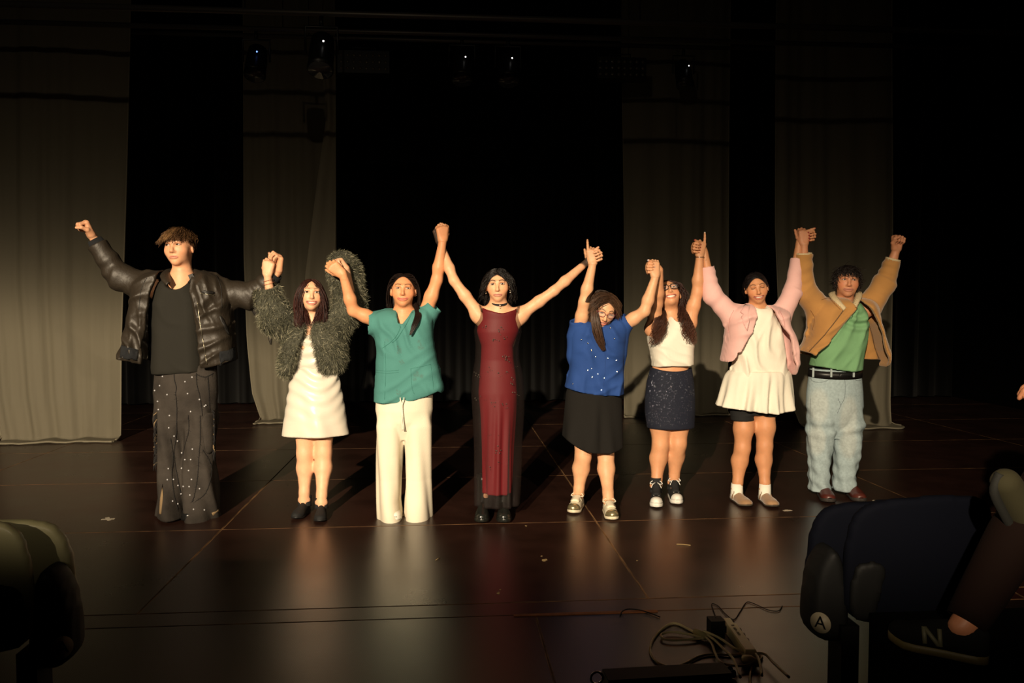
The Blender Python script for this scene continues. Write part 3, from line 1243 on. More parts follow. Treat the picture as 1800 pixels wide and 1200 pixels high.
        for fl, fh, st in s.fine:
            G = Field(fl, fh, st)
            for kind, a, kw in s.prims:
                getattr(G, kind)(*a, **kw)
            v2, f2 = G.mesh(1)
            c2 = v2[f2].mean(1)
            top = np.array([q[-1] for q in G.ax])
            ok = ((c2 > fl + 1.3 * st) & (c2 < top - 1.3 * st)).all(1)
            vs.append(v2)
            fs.append(f2[ok] + n)
            n += len(v2)
        v, f = np.concatenate(vs), np.concatenate(fs)
        used = np.zeros(len(v), bool)
        used[f.ravel()] = True
        f = (np.cumsum(used) - 1)[f]
        v = v[used]
        c = do_paint(v, s.skin, s.ops + list(extra))
        s.body = obj('body', v, f, M_SKIN, s.root, c)
        s.make_eyes()

    def make_eyes(s):
        hp, A, z = s.hp, s.HA, s.hs
        iris = (0.055, 0.03, 0.018)
        for q in (-1, 1):
            m = MB()
            c = hp(q * .031, .0860, .001)
            if s.eyes > 0:
                tilt = head_frame(0, 0, 0)
                v, f = ball(c, V(.0125, .0036, .0056 * s.eyes) * z * s.eye_k, 18, 12, A)
                col = np.empty((len(v), 3))
                col[:] = (0.62, 0.56, 0.50)
                ic = hp(q * .031 + s.gaze * .004, .0892, .0012)
                dd = np.linalg.norm(((v - ic) @ A.T)[:, [0, 2]], axis=1)
                col[dd < .0064 * z * s.eye_k] = iris
                col[dd < .0028 * z] = (.004, .003, .003)
                m.add(v, f, col)
            lid = [hp(q * (.031 + x), .0895 - abs(x) ** 2 * 22, .001 + (.0062 * max(s.eyes, -.45) * s.eye_k) * (1 - (x / .0145) ** 2) - .001)
                   for x in np.linspace(-.0145, .0145, 7)]
            m.tube(lid, V(.0006, .0014, .0018, .0019, .0018, .0015, .0007) * z, 6, (0.012, 0.008, 0.006))
            m.build('eye', M_EYE, s.root)
        if s.teeth_pts is not None:
            v, f = tube(s.teeth_pts, np.sin(np.linspace(.5, math.pi - .5, len(s.teeth_pts))) * s.teeth_h * 1.05, 8)
            obj('teeth', v, f, mat('teeth', (.75, .68, .56), rough=.25), s.root)

    # ---- hair
    def hair_roots(s, n, rng, keep, r=(.074, .094, .080), c=(0, -.015, .022)):
        out = []
        while len(out) < n:
            u = nrm(rng.normal(size=3))
            p = V(*c) + u * V(*r)
            if keep(p):
                out.append(p)
        return np.array(out)

    def hair_strands(s, roots, dirs, length, nseg, grav, rng, name='hair', rad=.0026, curl=0.0, cfreq=2.0, wild=.1, colvar=.25,
                     tipcol=None, extra_col=(), local_grav=None, push=1.04, capsules=(), col=None, clump=0.0, mb=None, build=True, tang=.85):
        """roots and dirs in head space (metres at size 1); strands walk over the skull, then fall"""
        A, C, z = s.HA, s.HC, s.hs
        p = roots.copy()
        d = dirs / (np.linalg.norm(dirs, axis=1)[:, None] + 1e-9)
        L = np.asarray(length) * np.ones(len(p))
        g = (A @ V(0, 0, -1)) if local_grav is None else np.asarray(local_grav, float)
        ells = [(V(0, -.015, .022), V(.074, .094, .080) * push), (V(0, .010, -.025), V(.066, .070, .080) * push)] + [(V(*a), V(*b)) for a, b in extra_col]
        if tang:
            nn = (p - V(0, -.015, .022)) / V(.074, .094, .080) ** 2
            nn /= np.linalg.norm(nn, axis=1)[:, None] + 1e-9
            d = d - nn * (d * nn).sum(1)[:, None] * tang
            d /= np.linalg.norm(d, axis=1)[:, None] + 1e-9
        path = [p.copy()]
        ph = rng.uniform(0, 6.28, len(p))
        for i in range(nseg):
            gg = grav if np.isscalar(grav) else grav[min(i, len(grav) - 1)]
            d = d * (1 - gg) + g * gg + rng.normal(size=p.shape) * wild * .3
            d /= np.linalg.norm(d, axis=1)[:, None] + 1e-9
            p = p + d * (L / nseg)[:, None]
            for (ec, er) in ells:
                q = (p - ec) / er
                kk = np.linalg.norm(q, axis=1)
                ins = kk < 1
                if ins.any():
                    newp = ec + q / np.maximum(kk, .2)[:, None] * er
                    p[ins] = newp[ins]
            for (ca, cb, cr) in capsules:
                ca, cb = np.asarray(ca), np.asarray(cb)
                e = cb - ca
                t = np.clip(((p - ca) @ e) / (e @ e), 0, 1)
                off = p - ca - t[:, None] * e
                dl = np.linalg.norm(off, axis=1)
                ins = dl < cr
                p[ins] = (ca + t[:, None] * e + off / np.maximum(dl, 1e-5)[:, None] * cr)[ins]
            path.append(p.copy())
        path = np.array(path).transpose(1, 0, 2)
        if curl:
            t = np.linspace(0, 1, nseg + 1)
            ramp = np.minimum(1, t * 2.2)
            for q in range(len(path)):
                w = ph[q] * (1 if clump == 0 else .35) + cfreq * 6.28 * t * (.8 + .4 * (ph[q] / 6.28))
                path[q, :, 0] += curl * ramp * np.cos(w)
                path[q, :, 1] += curl * ramp * np.sin(w)
                path[q, :, 2] += curl * .4 * ramp * np.sin(w * 1.3)
        n = nseg + 1
        W = C + z * (path @ A)
        base = s.haircol if col is None else np.array(col)
        tip = base * 1.5 if tipcol is None else np.array(tipcol)
        sides = 3
        t = np.linspace(0, 1, n)
        rr = rad * z * (1 - .75 * t ** 2.5)
        T = np.gradient(W, axis=1)
        T /= np.linalg.norm(T, axis=2)[:, :, None] + 1e-9
        ref = nrm(V(.3, -.8, .5))
        a = np.cross(T, ref)
        a /= np.linalg.norm(a, axis=2)[:, :, None] + 1e-9
        b = np.cross(T, a)
        vs = []
        for k in range(sides):
            th = 2 * math.pi * k / sides
            vs.append(W + (a * math.cos(th) + b * math.sin(th)) * rr[None, :, None])
        v = np.stack(vs, 2).reshape(-1, 3)
        N = len(W)
        gi = np.arange(N)[:, None, None] * n * sides + np.arange(n - 1)[None, :, None] * sides
        k0 = np.arange(sides)[None, None, :]
        k1 = (k0 + 1) % sides
        f = np.stack([gi + k0, gi + k1, gi + sides + k1, gi + sides + k0], -1).reshape(-1, 4)
        vr = 1 + colvar * rng.normal(size=N)
        vr = np.clip(vr, .35, 1.9)
        c = base[None, None, :] * (1 - t)[None, :, None] + tip[None, None, :] * t[None, :, None]
        c = c * vr[:, None, None]
        c = np.repeat(c[:, :, None, :], sides, 2).reshape(-1, 3)
        if mb is not None:
            mb.append((v, f, c))
        if build:
            return obj(name, v, f, M_HAIR, s.root, c)

    def hair_join(s, parts, name='hair'):
        n, vs, fs, cs = 0, [], [], []
        for v, f, c in parts:
            vs.append(v)
            fs.append(f + n)
            cs.append(c)
            n += len(v)
        return obj(name, np.concatenate(vs), np.concatenate(fs), M_HAIR, s.root, np.concatenate(cs))

    def scalp(s, line, col=None):
        """paint the skin under the hair with the hair colour behind the hairline; line(x,y,z) > 0 is hair"""
        C, A, z = s.HC, s.HA, s.hs

        def fn(v):
            q = ((v - C) @ A.T) / z
            near = np.linalg.norm(q, axis=1) < .15
            ear = (np.abs(q[:, 0]) > .069) & (q[:, 1] > -.036) & (q[:, 2] < .026)
            return sstep(line(q[:, 0], q[:, 1], q[:, 2]), -.004, .004) * near * ~ear
        s.ops.append(('fn', fn, s.haircol if col is None else col, 1.0))

    # ---- garments
    def garment(s, name, m, build, lo, hi, h=.007, fine=(), relax=1, col=None, parent=None, label=None, kind=None):
        F = Field(np.asarray(lo, float), np.asarray(hi, float), h, fine)
        build(F)
        v, f = F.mesh(relax)
        c = None
        if col is not None:
            c = do_paint(v, col[0], col[1])
        return obj(name, v, f, m, s.root if parent is None else parent, c, label=label, kind=kind)

    def box(s, x0, y0, x1, y1, front=.25, back=.25):
        a, b = s.P(x0, y1), s.P(x1, y0)
        return V(a[0], s.Y0 - front, a[2]), V(b[0], s.Y0 + back, b[2])


    def rows(s, R):
        """(py, x left, x right, half depth, centre depth offset) rows of a hanging garment"""
        z, cx, cy, rx, ry = [], [], [], [], []
        for r in R:
            dyc = r[4] if len(r) > 4 else 0.0
            a, b = s.P(r[1], r[0], dyc), s.P(r[2], r[0], dyc)
            z.append(a[2])
            cx.append((a[0] + b[0]) / 2)
            rx.append((b[0] - a[0]) / 2)
            ry.append(r[3])
            cy.append(s.Y0 + dyc)
        return z, cx, cy, rx, ry

    def spined(s, name, m, lofts, h=.0070, k=.03, cuts=(), relax=1, col=None, parent=None, sq=2.0, label=None):
        R = [(s.rows(r), f) for r, f in lofts]
        lo = V(min(min(np.array(r[1]) - np.array(r[3])) for r, _ in R), min(min(np.array(r[2]) - np.array(r[4])) for r, _ in R), min(min(r[0]) for r, _ in R)) - .03
        hi = V(max(max(np.array(r[1]) + np.array(r[3])) for r, _ in R), max(max(np.array(r[2]) + np.array(r[4])) for r, _ in R), max(max(r[0]) for r, _ in R)) + .03

        def bld(F):
            for r, f in R:
                F.spine(*r, k=k, fold=f, sq=sq)
            for pts, a, b in cuts:
                F.carve(s.poly(pts), s.Y0 + a, s.Y0 + b)
        return s.garment(name, m, bld, lo, hi, h, relax=relax, col=col, parent=parent, label=label)

    def top(s, name, m, outline, front=.12, back=.11, w=.11, sleeves=(), cuts=(), shell=0.0, disp=None, h=.0070, col=None,
            parent=None, add=None, yc=0.0, it=2, relax=1, label=None, kind=None, power=2.0, solid=()):
        P = s.poly(outline, 0, it)
        lo = V(P[:, 0].min(), s.Y0 + yc - front, P[:, 1].min()) - .04
        hi = V(P[:, 0].max(), s.Y0 + yc + back, P[:, 1].max()) + .04
        for q in sleeves:
            r = max(q[2], q[3]) + .03
            lo = np.minimum(lo, np.minimum(q[0], q[1]) - r)
            hi = np.maximum(hi, np.maximum(q[0], q[1]) + r)

        def bld(F):
            F.inflate(P, s.Y0 + yc, w, front, back, disp=disp, power=power)
            for q in sleeves:
                kw = dict(q[4]) if len(q) > 4 else {}
                if shell:
                    kw['hollow'] = 0
                F.sleeve(q[0], q[1], q[2], q[3], **kw)
            if add is not None:
                add(F)
            if shell:
                F.shell(shell)
                for q in sleeves:
                    if len(q) > 4 and q[4].get('hollow', 1) == 0:
                        continue
                    e = nrm(q[1] - q[0])
                    F.cone(q[1] - e * .012, q[1] + e * .02, q[3] - .010, q[3] - .010, 0, 's')
            for pts, a, b in cuts:
                F.carve(s.poly(pts, 0, 1), s.Y0 + a, s.Y0 + b)
        return s.garment(name, m, bld, lo, hi, h, relax=relax, col=col, parent=parent, label=label, kind=kind)

    # ---- shoes
    def foot(s, hx, hy, tx, ty, L=.262, zan=.092):
        """heel, toe and ankle of a foot of true length from two photograph points on the floor"""
        a, b = on_z(hx, hy), on_z(tx, ty)
        u = nrm(b - a)
        a = b - u * L
        return a, b, a + u * (L * .25) + V(0, 0, zan)

    def shoe(s, name, heel, toe, upper_m, sole_m, w=.044, hs=.025, collar=.068, parts=None, toecap=None, laces=None, hi=0.0, rise=0.0,
             tongue=None, blunt=.85):
        heel, toe = np.asarray(heel, float), np.asarray(toe, float)
        heel, toe = heel * V(1, 1, 0) + V(0, 0, .003 + rise), toe * V(1, 1, 0) + V(0, 0, .003 + rise)
        L = np.linalg.norm(toe - heel)
        u = (toe - heel) / L
        sd = V(-u[1], u[0], 0)
        T = [0, .03, .1, .25, .4, .55, .7, .82, .91, .97, 1]
        Wd = np.interp(T, [0, .03, .1, .25, .45, .7, .85, .95, 1], [.30, .55, .74, .80, .82, 1.0, .95, .66 * blunt + .1, .28]) * w
        top = np.interp(T, [0, .05, .3, .42, .6, .8, .95, 1], [collar * .72, collar, collar * 1.02, collar * .94, collar * .66 + .008, .036, .026, .006])

        def loft(sections, n):
            v = np.concatenate(sections)
            f = []
            m = len(sections)
            for i in range(m - 1):
                for k in range(n):
                    k2 = (k + 1) % n
                    f.append((i * n + k, i * n + k2, (i + 1) * n + k2, (i + 1) * n + k))
            f.append(tuple(range(n))[::-1])
            f.append(tuple((m - 1) * n + k for k in range(n)))
            return v, f
        sec, n = [], 16
        for t, wd in zip(T, Wd):
            c = heel + u * (L * t)
            ring = []
            for k in range(n):
                a = 2 * math.pi * k / n
                x = math.copysign(abs(math.cos(a)) ** .45, math.cos(a)) * wd * 1.07
                z_ = hs * (.5 + .5 * math.copysign(abs(math.sin(a)) ** .45, math.sin(a)))
                ring.append(c + sd * x + V(0, 0, z_ + (0.012 * max(0, t - .8) / .2)))
            sec.append(np.array(ring))
        v, f = loft(sec, n)
        base = obj(name, v, f, sole_m, s.root)
        sec, n = [], 18
        for t, wd, tp in zip(T, Wd, top):
            c = heel + u * (L * t)
            ring = []
            for k in range(n):
                a = math.pi * k / (n - 1)
                x = math.copysign(abs(math.cos(a)) ** .8, math.cos(a)) * wd * (1 - .38 * (math.sin(a) ** 3) * (1 if t < .6 else .3))
                ring.append(c + sd * x + V(0, 0, hs * .7 + (hs * .3 + tp) * max(0, math.sin(a)) ** .75 + .012 * max(0, t - .8) / .2))
            sec.append(np.array(ring))
        v, f = loft(sec, n)
        up = obj('upper', v, f, upper_m, base)
        if hi:
            a0 = heel + u * (L * .22) + V(0, 0, hs + collar * .5)
            a1 = heel + u * (L * .17) + V(0, 0, hs + collar + hi)
            pts = [a0 + (a1 - a0) * t for t in np.linspace(0, 1, 6)]
            v, f = tube(pts, V(.045, .043, .042, .042, .043, .043), 20, cap=False)
            o = obj('collar', v, f, upper_m, base)
            sm_ = o.modifiers.new('thick', 'SOLIDIFY')
            sm_.thickness = .005
        if toecap is not None:
            sec = []
            for t in np.linspace(.80, 1.0, 8):
                wd, tp = np.interp(t, T, Wd) * 1.03, np.interp(t, T, top) + .003
                c = heel + u * (L * t + .001)
                sec.append(np.array([c + sd * (math.copysign(abs(math.cos(a)) ** .8, math.cos(a)) * wd * (1 - .1 * math.sin(a) ** 3)) +
                                     V(0, 0, hs * .75 + (hs * .25 + tp) * max(0, math.sin(a)) ** .75 + .012 * max(0, t - .8) / .2) for a in np.linspace(0, math.pi, 14)]))
            v, f = loft(sec, 14)
            obj('toe_cap', v, f, toecap, base)
        if laces is not None:
            m = MB()
            n_l = 6
            pr = []
            for i in range(n_l):
                t = .34 + .36 * i / (n_l - 1) if not hi else .26 + .46 * i / (n_l - 1)
                c = heel + u * (L * t)
                z_ = hs + np.interp(t, T, top) * 1.0 + .003
                if hi:
                    z_ = max(z_, hs + (collar + hi) * (1 - i / (n_l - 1)) * .92 + .03 * (i / (n_l - 1)))
                    c = heel + u * (L * (.36 + .34 * (i / (n_l - 1)) ** 1.3))
                pr.append((c, z_))
            for i in range(n_l - 1):
                for q in (-1, 1):
                    (c0, z0), (c1, z1) = pr[i], pr[i + 1]
                    m.tube([c0 + sd * q * .019 + V(0, 0, z0 - .004), (c0 + c1) / 2 + V(0, 0, (z0 + z1) / 2 + .003), c1 - sd * q * .019 + V(0, 0, z1 - .004)], .0031, 6)
            for i in (0, n_l - 1):
                c0, z0 = pr[i]
                m.tube([c0 - sd * .019 + V(0, 0, z0 - .004), c0 + V(0, 0, z0 + .003), c0 + sd * .019 + V(0, 0, z0 - .004)], .0031, 6)
            c0, z0 = pr[0]
            for q in (-1, 1):
                m.tube(spline([c0 + V(0, 0, z0 + .003), c0 + sd * q * .025 + V(0, 0, z0 + .014), c0 + sd * q * .042 + u * .012 + V(0, 0, z0 - .002), c0 + sd * q * .018 + u * .02 + V(0, 0, z0 - .004)], 4), .0028, 6)
                m.tube(spline([c0 + V(0, 0, z0 + .003), c0 + sd * q * .02 + u * .025 + V(0, 0, z0), c0 + sd * q * .035 + u * .045 + V(0, 0, z0 - .025)], 4), .0026, 6)
            m.build('laces', laces, base)
            tg = [c0 + sd * q_ * .024 + V(0, 0, z0 - .010) for c0, z0 in pr for q_ in (-1, -.33, .33, 1)]
            for i in range(len(pr)):
                for q_ in (1, 2):
                    tg[i * 4 + q_] = tg[i * 4 + q_] + V(0, 0, .009) + u * .004
            o = obj('tongue', tg, [(i * 4 + k, i * 4 + k + 1, i * 4 + k + 5, i * 4 + k + 4) for i in range(len(pr) - 1) for k in range(3)], upper_m, base)
            o.modifiers.new('thick', 'SOLIDIFY').thickness = .010
        return base

    def ring_band(s, name, c, d, r, th, m, n=28, h=None, parent=None, flat=1.0):
        """a band round a limb: c centre, d axis"""
        d = nrm(d)
        a = nrm(np.cross(d, V(0.2, .9, .3)))
        b = np.cross(d, a)
        t = np.arange(n) * 2 * math.pi / n
        hh = th if h is None else h
        prof = [(th * math.cos(q), hh * math.sin(q)) for q in np.arange(8) * math.pi / 4]
        v, f = [], []
        for i in range(n):
            rd = a * math.cos(t[i]) + b * math.sin(t[i])
            for (pr, pz) in prof:
                v.append(c + rd * (r + pr) + d * pz)
        for i in range(n):
            for k in range(8):
                f.append((i * 8 + k, i * 8 + (k + 1) % 8, ((i + 1) % n) * 8 + (k + 1) % 8, ((i + 1) % n) * 8 + k))
        return obj(name, v, f, m, s.root if parent is None else parent)

    def glasses(s, m, lens, w=.0225, h=.0175, rr=.0017):
        hp, z = s.hp, s.hs
        b = MB()
        rims = []
        for q in (-1, 1):
            pts = []
            for a in np.arange(24) * 2 * math.pi / 24:
                x = math.copysign(abs(math.cos(a)) ** .75, math.cos(a)) * w
                zz = math.copysign(abs(math.sin(a)) ** .8, math.sin(a)) * h
                pts.append(hp(q * .0325 + x, .1045 - (abs(q * .0325 + x) / .055) ** 2 * .012, -.002 + zz))
            b.tube(pts, rr * z, 6, closed=True)
            rims.append(np.array(pts))
            b.tube([hp(q * .0545, .0925, .006), hp(q * .074, .075, .006), hp(q * .080, .0, .004), hp(q * .080, -.02, -.006)], rr * .9 * z, 6)
        b.tube([hp(-.0105, .1045, .001), hp(0, .108, .004), hp(.0105, .1045, .001)], rr * z, 6)
        g = b.build('glasses', m, s.root)
        for r in rims:
            c = r.mean(0)
            v = np.concatenate([[c], r])
            obj('lens', v, [(0, 1 + i, 1 + (i + 1) % 24) for i in range(24)], lens, g)
        return g


def strip(name, m, A, B, parent, th=.006, n=5, bulge=.0):
    """cloth between two edge curves"""
    A, B = spline(np.array(A, float), n), spline(np.array(B, float), n)
    q = 6
    v = []
    for i in range(len(A)):
        for k in range(q):
            t = k / (q - 1)
            v.append(A[i] * (1 - t) + B[i] * t + V(0, -bulge * math.sin(math.pi * t), bulge * .5 * math.sin(math.pi * t)))
    f = [(i * q + k, i * q + k + 1, (i + 1) * q + k + 1, (i + 1) * q + k) for i in range(len(A) - 1) for k in range(q - 1)]
    o = obj(name, v, f, m, parent)
    md = o.modifiers.new('thick', 'SOLIDIFY')
    md.thickness = th
    md.offset = 0
    return o


def patch(name, m, tree, poly, parent, off=.004, th=.004, step=5.0, it=1, label=None):
    """a piece of cloth lying on another surface, its outline read off the photograph"""
    P = chaikin(np.array(poly, float), it) if it else np.array(poly, float)
    pts = [Vector(q) for q in P]
    n = len(pts)
    x0, y0 = P.min(0)
    x1, y1 = P.max(0)
    for x in np.arange(x0 + step / 2, x1, step):
        for y in np.arange(y0 + step / 2, y1, step):
            if poly_sd(P, np.array([x]), np.array([y]))[0] < -step * .35:
                pts.append(Vector((x, y)))
    v2, _, f, _, _, _ = delaunay_2d_cdt(pts, [], [list(range(n))], 1, 1e-4)
    v3, last = [], None
    miss = []
    for i, q in enumerate(v2):
        l, no = hit(tree, q[0], q[1])
        if l is None:
            miss.append(i)
            v3.append(None)
        else:
            v3.append(l + nrm(no + V(0, -1, 0)) * off)
    good = [i for i in range(len(v3)) if v3[i] is not None]
    if not good:
        return None
    g2 = np.array([v2[i][:] for i in good])
    for i in miss:
        j = good[int(np.argmin(((g2 - np.array(v2[i][:])) ** 2).sum(1)))]
        v3[i] = on_y(v2[i][0], v2[i][1], v3[j][1])
    o = obj(name, np.array(v3), [tuple(q) for q in f], m, parent, label=label)
    md = o.modifiers.new('thick', 'SOLIDIFY')
    md.thickness = th
    md.offset = 0
    return o


def gems(p, name, pts, r, m, parent, squash=.6):
    b = MB()
    for c in pts:
        b.ball(c, V(r, r * squash, r), (1, 1, 1), 6, 4)
    return b.build(name, m, parent, smooth=False, kind='stuff')


PEOPLE = []
# ------------------------------------------------------------------ shared cloth materials
from mathutils.bvhtree import BVHTree


def bvh(o):
    me = o.data
    return BVHTree.FromPolygons([v.co[:] for v in me.vertices], [p.vertices[:] for p in me.polygons])


def hit(tree, px, py):
    loc, no, _, _ = tree.ray_cast(Vector(CAM), Vector(ray(px, py)).normalized())
    return (None, None) if loc is None else (np.array(loc), np.array(no))


def hits(tree, pts, off=.002):
    out = []
    for px, py in pts:
        l, n = hit(tree, px, py)
        if l is not None:
            out.append(l + n * off)
    return out


def seam(tree, pts, r, m, parent, name='seam', off=.001, n=6):
    """a stitched line running over a garment, through photograph points"""
    p = hits(tree, spline(np.array(pts, float), n), off)
    if len(p) < 3:
        return None
    v, f = tube(p, r, 5)
    return obj(name, v, f, m, parent)


M_WHITE = mat('white_cotton', (.80, .77, .70), rough=.8, spec=.2, var=.04, bump=.12, bscale=60, sheen=.1)
YC = {}

SKIN_A = (.64, .335, .190)
SKIN_B = (.66, .40, .27)

# ------------------------------------------------------------------ woman in teal scrubs
def person_scrubs():
    p = Person(on_z(710, 906), 'woman in a teal scrub top and cream wide-leg trousers, arms raised', SKIN_A, (.010, .006, .005))
    Y = p.Y0
    SL, SR = p.P(668, 566), p.P(746, 556)
    p.head(709, 509, .0, 1.02, yaw=-2, pitch=5, roll=1, smile=.75, teeth=0, eyes=.72, neck_to=p.P(709, 556, .01), neck_r=.050, lip=(.52, .15, .11))
    HL, HR = p.P(688, 700), p.P(732, 700)
    p.torso(SL, SR, HL, HR, (.11, .08), (.09, .07), (.115, .085), bust=.6)
    EL, WL = p.P(621, 546, -.04), on_y(603, 482, Y - .10)
    ER, WR = p.P(768, 492, -.03), on_y(778, 424, Y - .06)
    p.arm(SL, EL, WL, .98)
    p.arm(SR, ER, WR, .98)
    p.hand(WL, V(-.75, -.15, .62), V(-.1, 1, .1), 1, (45, 60, 40), .95)
    p.hand(WR, V(-.02, -.05, 1), V(-.25, 1, 0), -1, (55, 70, 40), .95)
    KL, KR = p.P(684, 810), p.P(733, 810)
    FL, FR = p.foot(690, 893, 695, 918), p.foot(727, 892, 729, 916)
    p.leg(HL, KL, FL[2], .85, FL[1], .8)
    p.leg(HR, KR, FR[2], .85, FR[1], .8)
    p.scalp(lambda x, y, z: np.maximum(z - .074 + (x / .05) ** 2 * .034 - np.maximum(-y, 0) * 3, np.where(y < .012, z + .02, -1)))
    p.build_body()
    # hair: drawn back from a centre parting, tail over one shoulder
    rng = np.random.default_rng(3)
    parts = []
    roots = p.hair_roots(950, rng, lambda q: q[2] > .068 - (q[0] / .05) ** 2 * .034 if q[1] > .03 else q[2] > -.01)
    dirs = np.stack([np.sign(roots[:, 0]) * .55, -np.ones(len(roots)) * .75, -.15 - abs(roots[:, 0]) * 5], 1)
    p.hair_strands(roots, dirs, .17, 9, [.03] * 3 + [.4] * 6, rng, rad=.0019, wild=.05, mb=parts, build=False, colvar=.35, extra_col=[((0, -.03, -.09), (.052, .055, .06))])
    # straight lengths hanging beside the neck
    r2 = np.stack([rng.uniform(-.072, -.055, 70), rng.uniform(-.05, -.02, 70), rng.uniform(-.02, .0, 70)], 1)
    p.hair_strands(r2, np.tile([-.1, .05, -1], (70, 1)), rng.uniform(.08, .13, 70), 8, .15, rng, rad=.0022, wild=.08, mb=parts, build=False)
    n = 170
    pth = [p.P(727, 530, .05), p.P(734, 543, -.035), p.P(735, 555, -.110), p.P(729, 571, -.150), p.P(721, 589, -.165)]
    wd = [.014, .020, .022, .019, .005]
    pts = spline(pth, 4)
    ww = np.interp(np.linspace(0, 4, len(pts)), range(5), wd)
    vs, fs, cs = [], [], []
    for i in range(n):
        a, rr = rng.uniform(0, 6.28), math.sqrt(rng.uniform())
        o = np.stack([math.cos(a) * rr * ww, math.sin(a) * rr * ww * .6, np.zeros(len(ww))], 1)
        e = len(pts) - rng.integers(0, 4)
        v, f = tube((pts + o)[:e], np.linspace(.0026, .0010, e), 3, cap=False)
        parts.append((v, np.array(f), np.tile(p.haircol * rng.uniform(.6, 1.9), (len(v), 1))))
    p.hair_join(parts)
    # scrub top
    m = mat('teal_scrubs', (.055, .28, .235), rough=.85, spec=.2, bump=.10, bscale=90, attr=True)
    teal = V(.060, .195, .178)
    stain = V(.07, .085, .075)
    rs = np.random.default_rng(33)

    def sp(x, y, r, st=.55):
        cs = [(p.P(x, y, -.13) + V(rs.normal() * r * .5, 0, rs.normal() * r * .5), r * rs.uniform(.25, .6)) for _ in range(7)]
        return ('fn', lambda v: np.max([1 - sstep(np.linalg.norm((v - c_) * V(1, .3, 1), axis=1), r_ * .3, r_) for c_, r_ in cs], 0) * (.6 + .4 * np.sin(v[:, 0] * 330 + 40 * np.sin(v[:, 2] * 40))), stain, st)
    sleeves = [(SL + V(0.02, 0, -.005), p.P(647, 568, -.015), .068, .075, dict(k=.05, ring=.002, flat=V(0, 1, 0), fk=1.1)),
               (SR + V(-.015, 0, -.03), p.P(763, 538, -.02), .066, .060, dict(k=.05, ring=.0025))]
    d = wsum(wrinkle(.006, 50, 14, 1.0), wrinkle(.003, 28, -80, 2.2), wrinkle(.004, 45, 40, 4.0))
    t = p.top('scrub_top', m, [(699, 545), (680, 542), (660, 549), (653, 572), (661, 600), (660, 650), (656, 715), (660, 722), (700, 722), (745, 712), (784, 690), (776, 660), (766, 620), (760, 580), (762, 555), (748, 540), (722, 546)],
              .125, .115, .10, sleeves, [([(696, 536), (726, 536), (724, 549), (704, 575), (698, 549)], -.3, .02), ([(640, 706), (700, 706), (740, 698), (780, 681), (790, 740), (640, 740)], -.3, .3)],
              disp=d, h=.0066, col=(teal, [sp(700, 612, .035), sp(736, 608, .030), sp(734, 662, .035), sp(680, 600, .02), sp(707, 636, .02), sp(700, 690, .02)]))
    tr = bvh(t)
    ms = mat('teal_seam', (.035, .16, .135), rough=.9)
    seam(tr, [(704, 575), (698, 588), (688, 600), (672, 612)], .0018, ms, t)
    seam(tr, [(725, 549), (715, 568), (700, 592), (690, 602)], .0025, ms, t, 'neck_binding')
    seam(tr, [(697, 549), (700, 562), (704, 575)], .0025, ms, t, 'neck_binding')
    for q in (((661, 650), (680, 652), (701, 650)), ((721, 648), (740, 644), (757, 640)), ((722, 648), (724, 680), (728, 692)), ((757, 640), (760, 665), (762, 684)), ((676, 600), (678, 650), (676, 702)), ((661, 654), (680, 656), (701, 654))):
        seam(tr, q, .0011, ms, t, 'pocket_seam')
    # wide trousers
    mt = mat('cream_trousers', (.68, .615, .485), rough=.85, spec=.15, bump=.08, bscale=120, var=.03)
    fold = lambda ph, a: (lambda th, Z, X, Yv: a * np.sin(3 * th + ph + 4 * Z) * np.clip((.75 - Z) / .7, 0, 1) + .004 * np.sin(5 * th + ph * 2 + 9 * Z))
    p.spined('trousers', mt, [([(690, 661, 761, .115), (720, 660, 761, .12), (740, 664, 757, .108), (757, 676, 745, .080), (772, 692, 729, .05)], None),
                              ([(705, 668, 702, .085), (748, 661, 710, .106), (765, 661, 710, .102), (800, 661, 707, .094), (840, 662, 705, .095), (880, 663, 704, .12, -.02), (905, 664, 708, .14, -.03), (917, 665, 710, .15, -.035)], fold(.5, .010)),
                              ([(705, 718, 754, .085), (748, 711, 760, .106), (765, 711, 759, .102), (800, 713, 757, .094), (840, 713, 756, .095), (880, 711, 757, .12, -.02), (905, 711, 758, .14, -.03), (915, 711, 758, .15, -.035)], fold(2.2, .010))], k=.012)
    mc = mat('cord', (.75, .7, .58), rough=.8)
    b = MB()
    c = p.P(707, 704, -.13)
    for q in (-1, 1):
        b.tube(spline([c + V(q * .012, .0, .02), c + V(q * .010, -.003, 0), c + V(0, -.006, -.03), c + V(q * .004, -.004, -.10), c + V(.004 + q * .004, -.002, -.19)], 5), .0035, 6)
    b.build('drawstring', mc, p.root)
    ms_ = mat('white_shoe', (.72, .68, .60), rough=.5)
    for q in (FL, FR):
        p.shoe('shoe', q[0], q[1], ms_, ms_, .042)
    b = MB()
    b.ball(p.hp(.079, .0, -.034), .006 * 1, (1, 1, 1), 8, 6)
    b.build('earring', M_METAL, p.root)
    return p


PEOPLE.append(person_scrubs)
# ------------------------------------------------------------------ woman in the red dress
def fold_fn(n, amp, z0, z1, ph=0.0, n2=0, a2=0.0):
    """pleats round a skirt, deepening from z0 (top) down to z1"""
    def fn(th, Z, X, Y):
        r = np.clip((z0 - Z) / (z0 - z1), 0, 1)
        w = np.sin(n * th + ph + 1.2 * np.sin(2 * th + ph) + 1.5 * r)
        if n2:
            w = w + a2 * np.sin(n2 * th + 2 * ph + 2.0 * np.sin(th) - 1.1 * r)
        return amp * r * w
    return fn


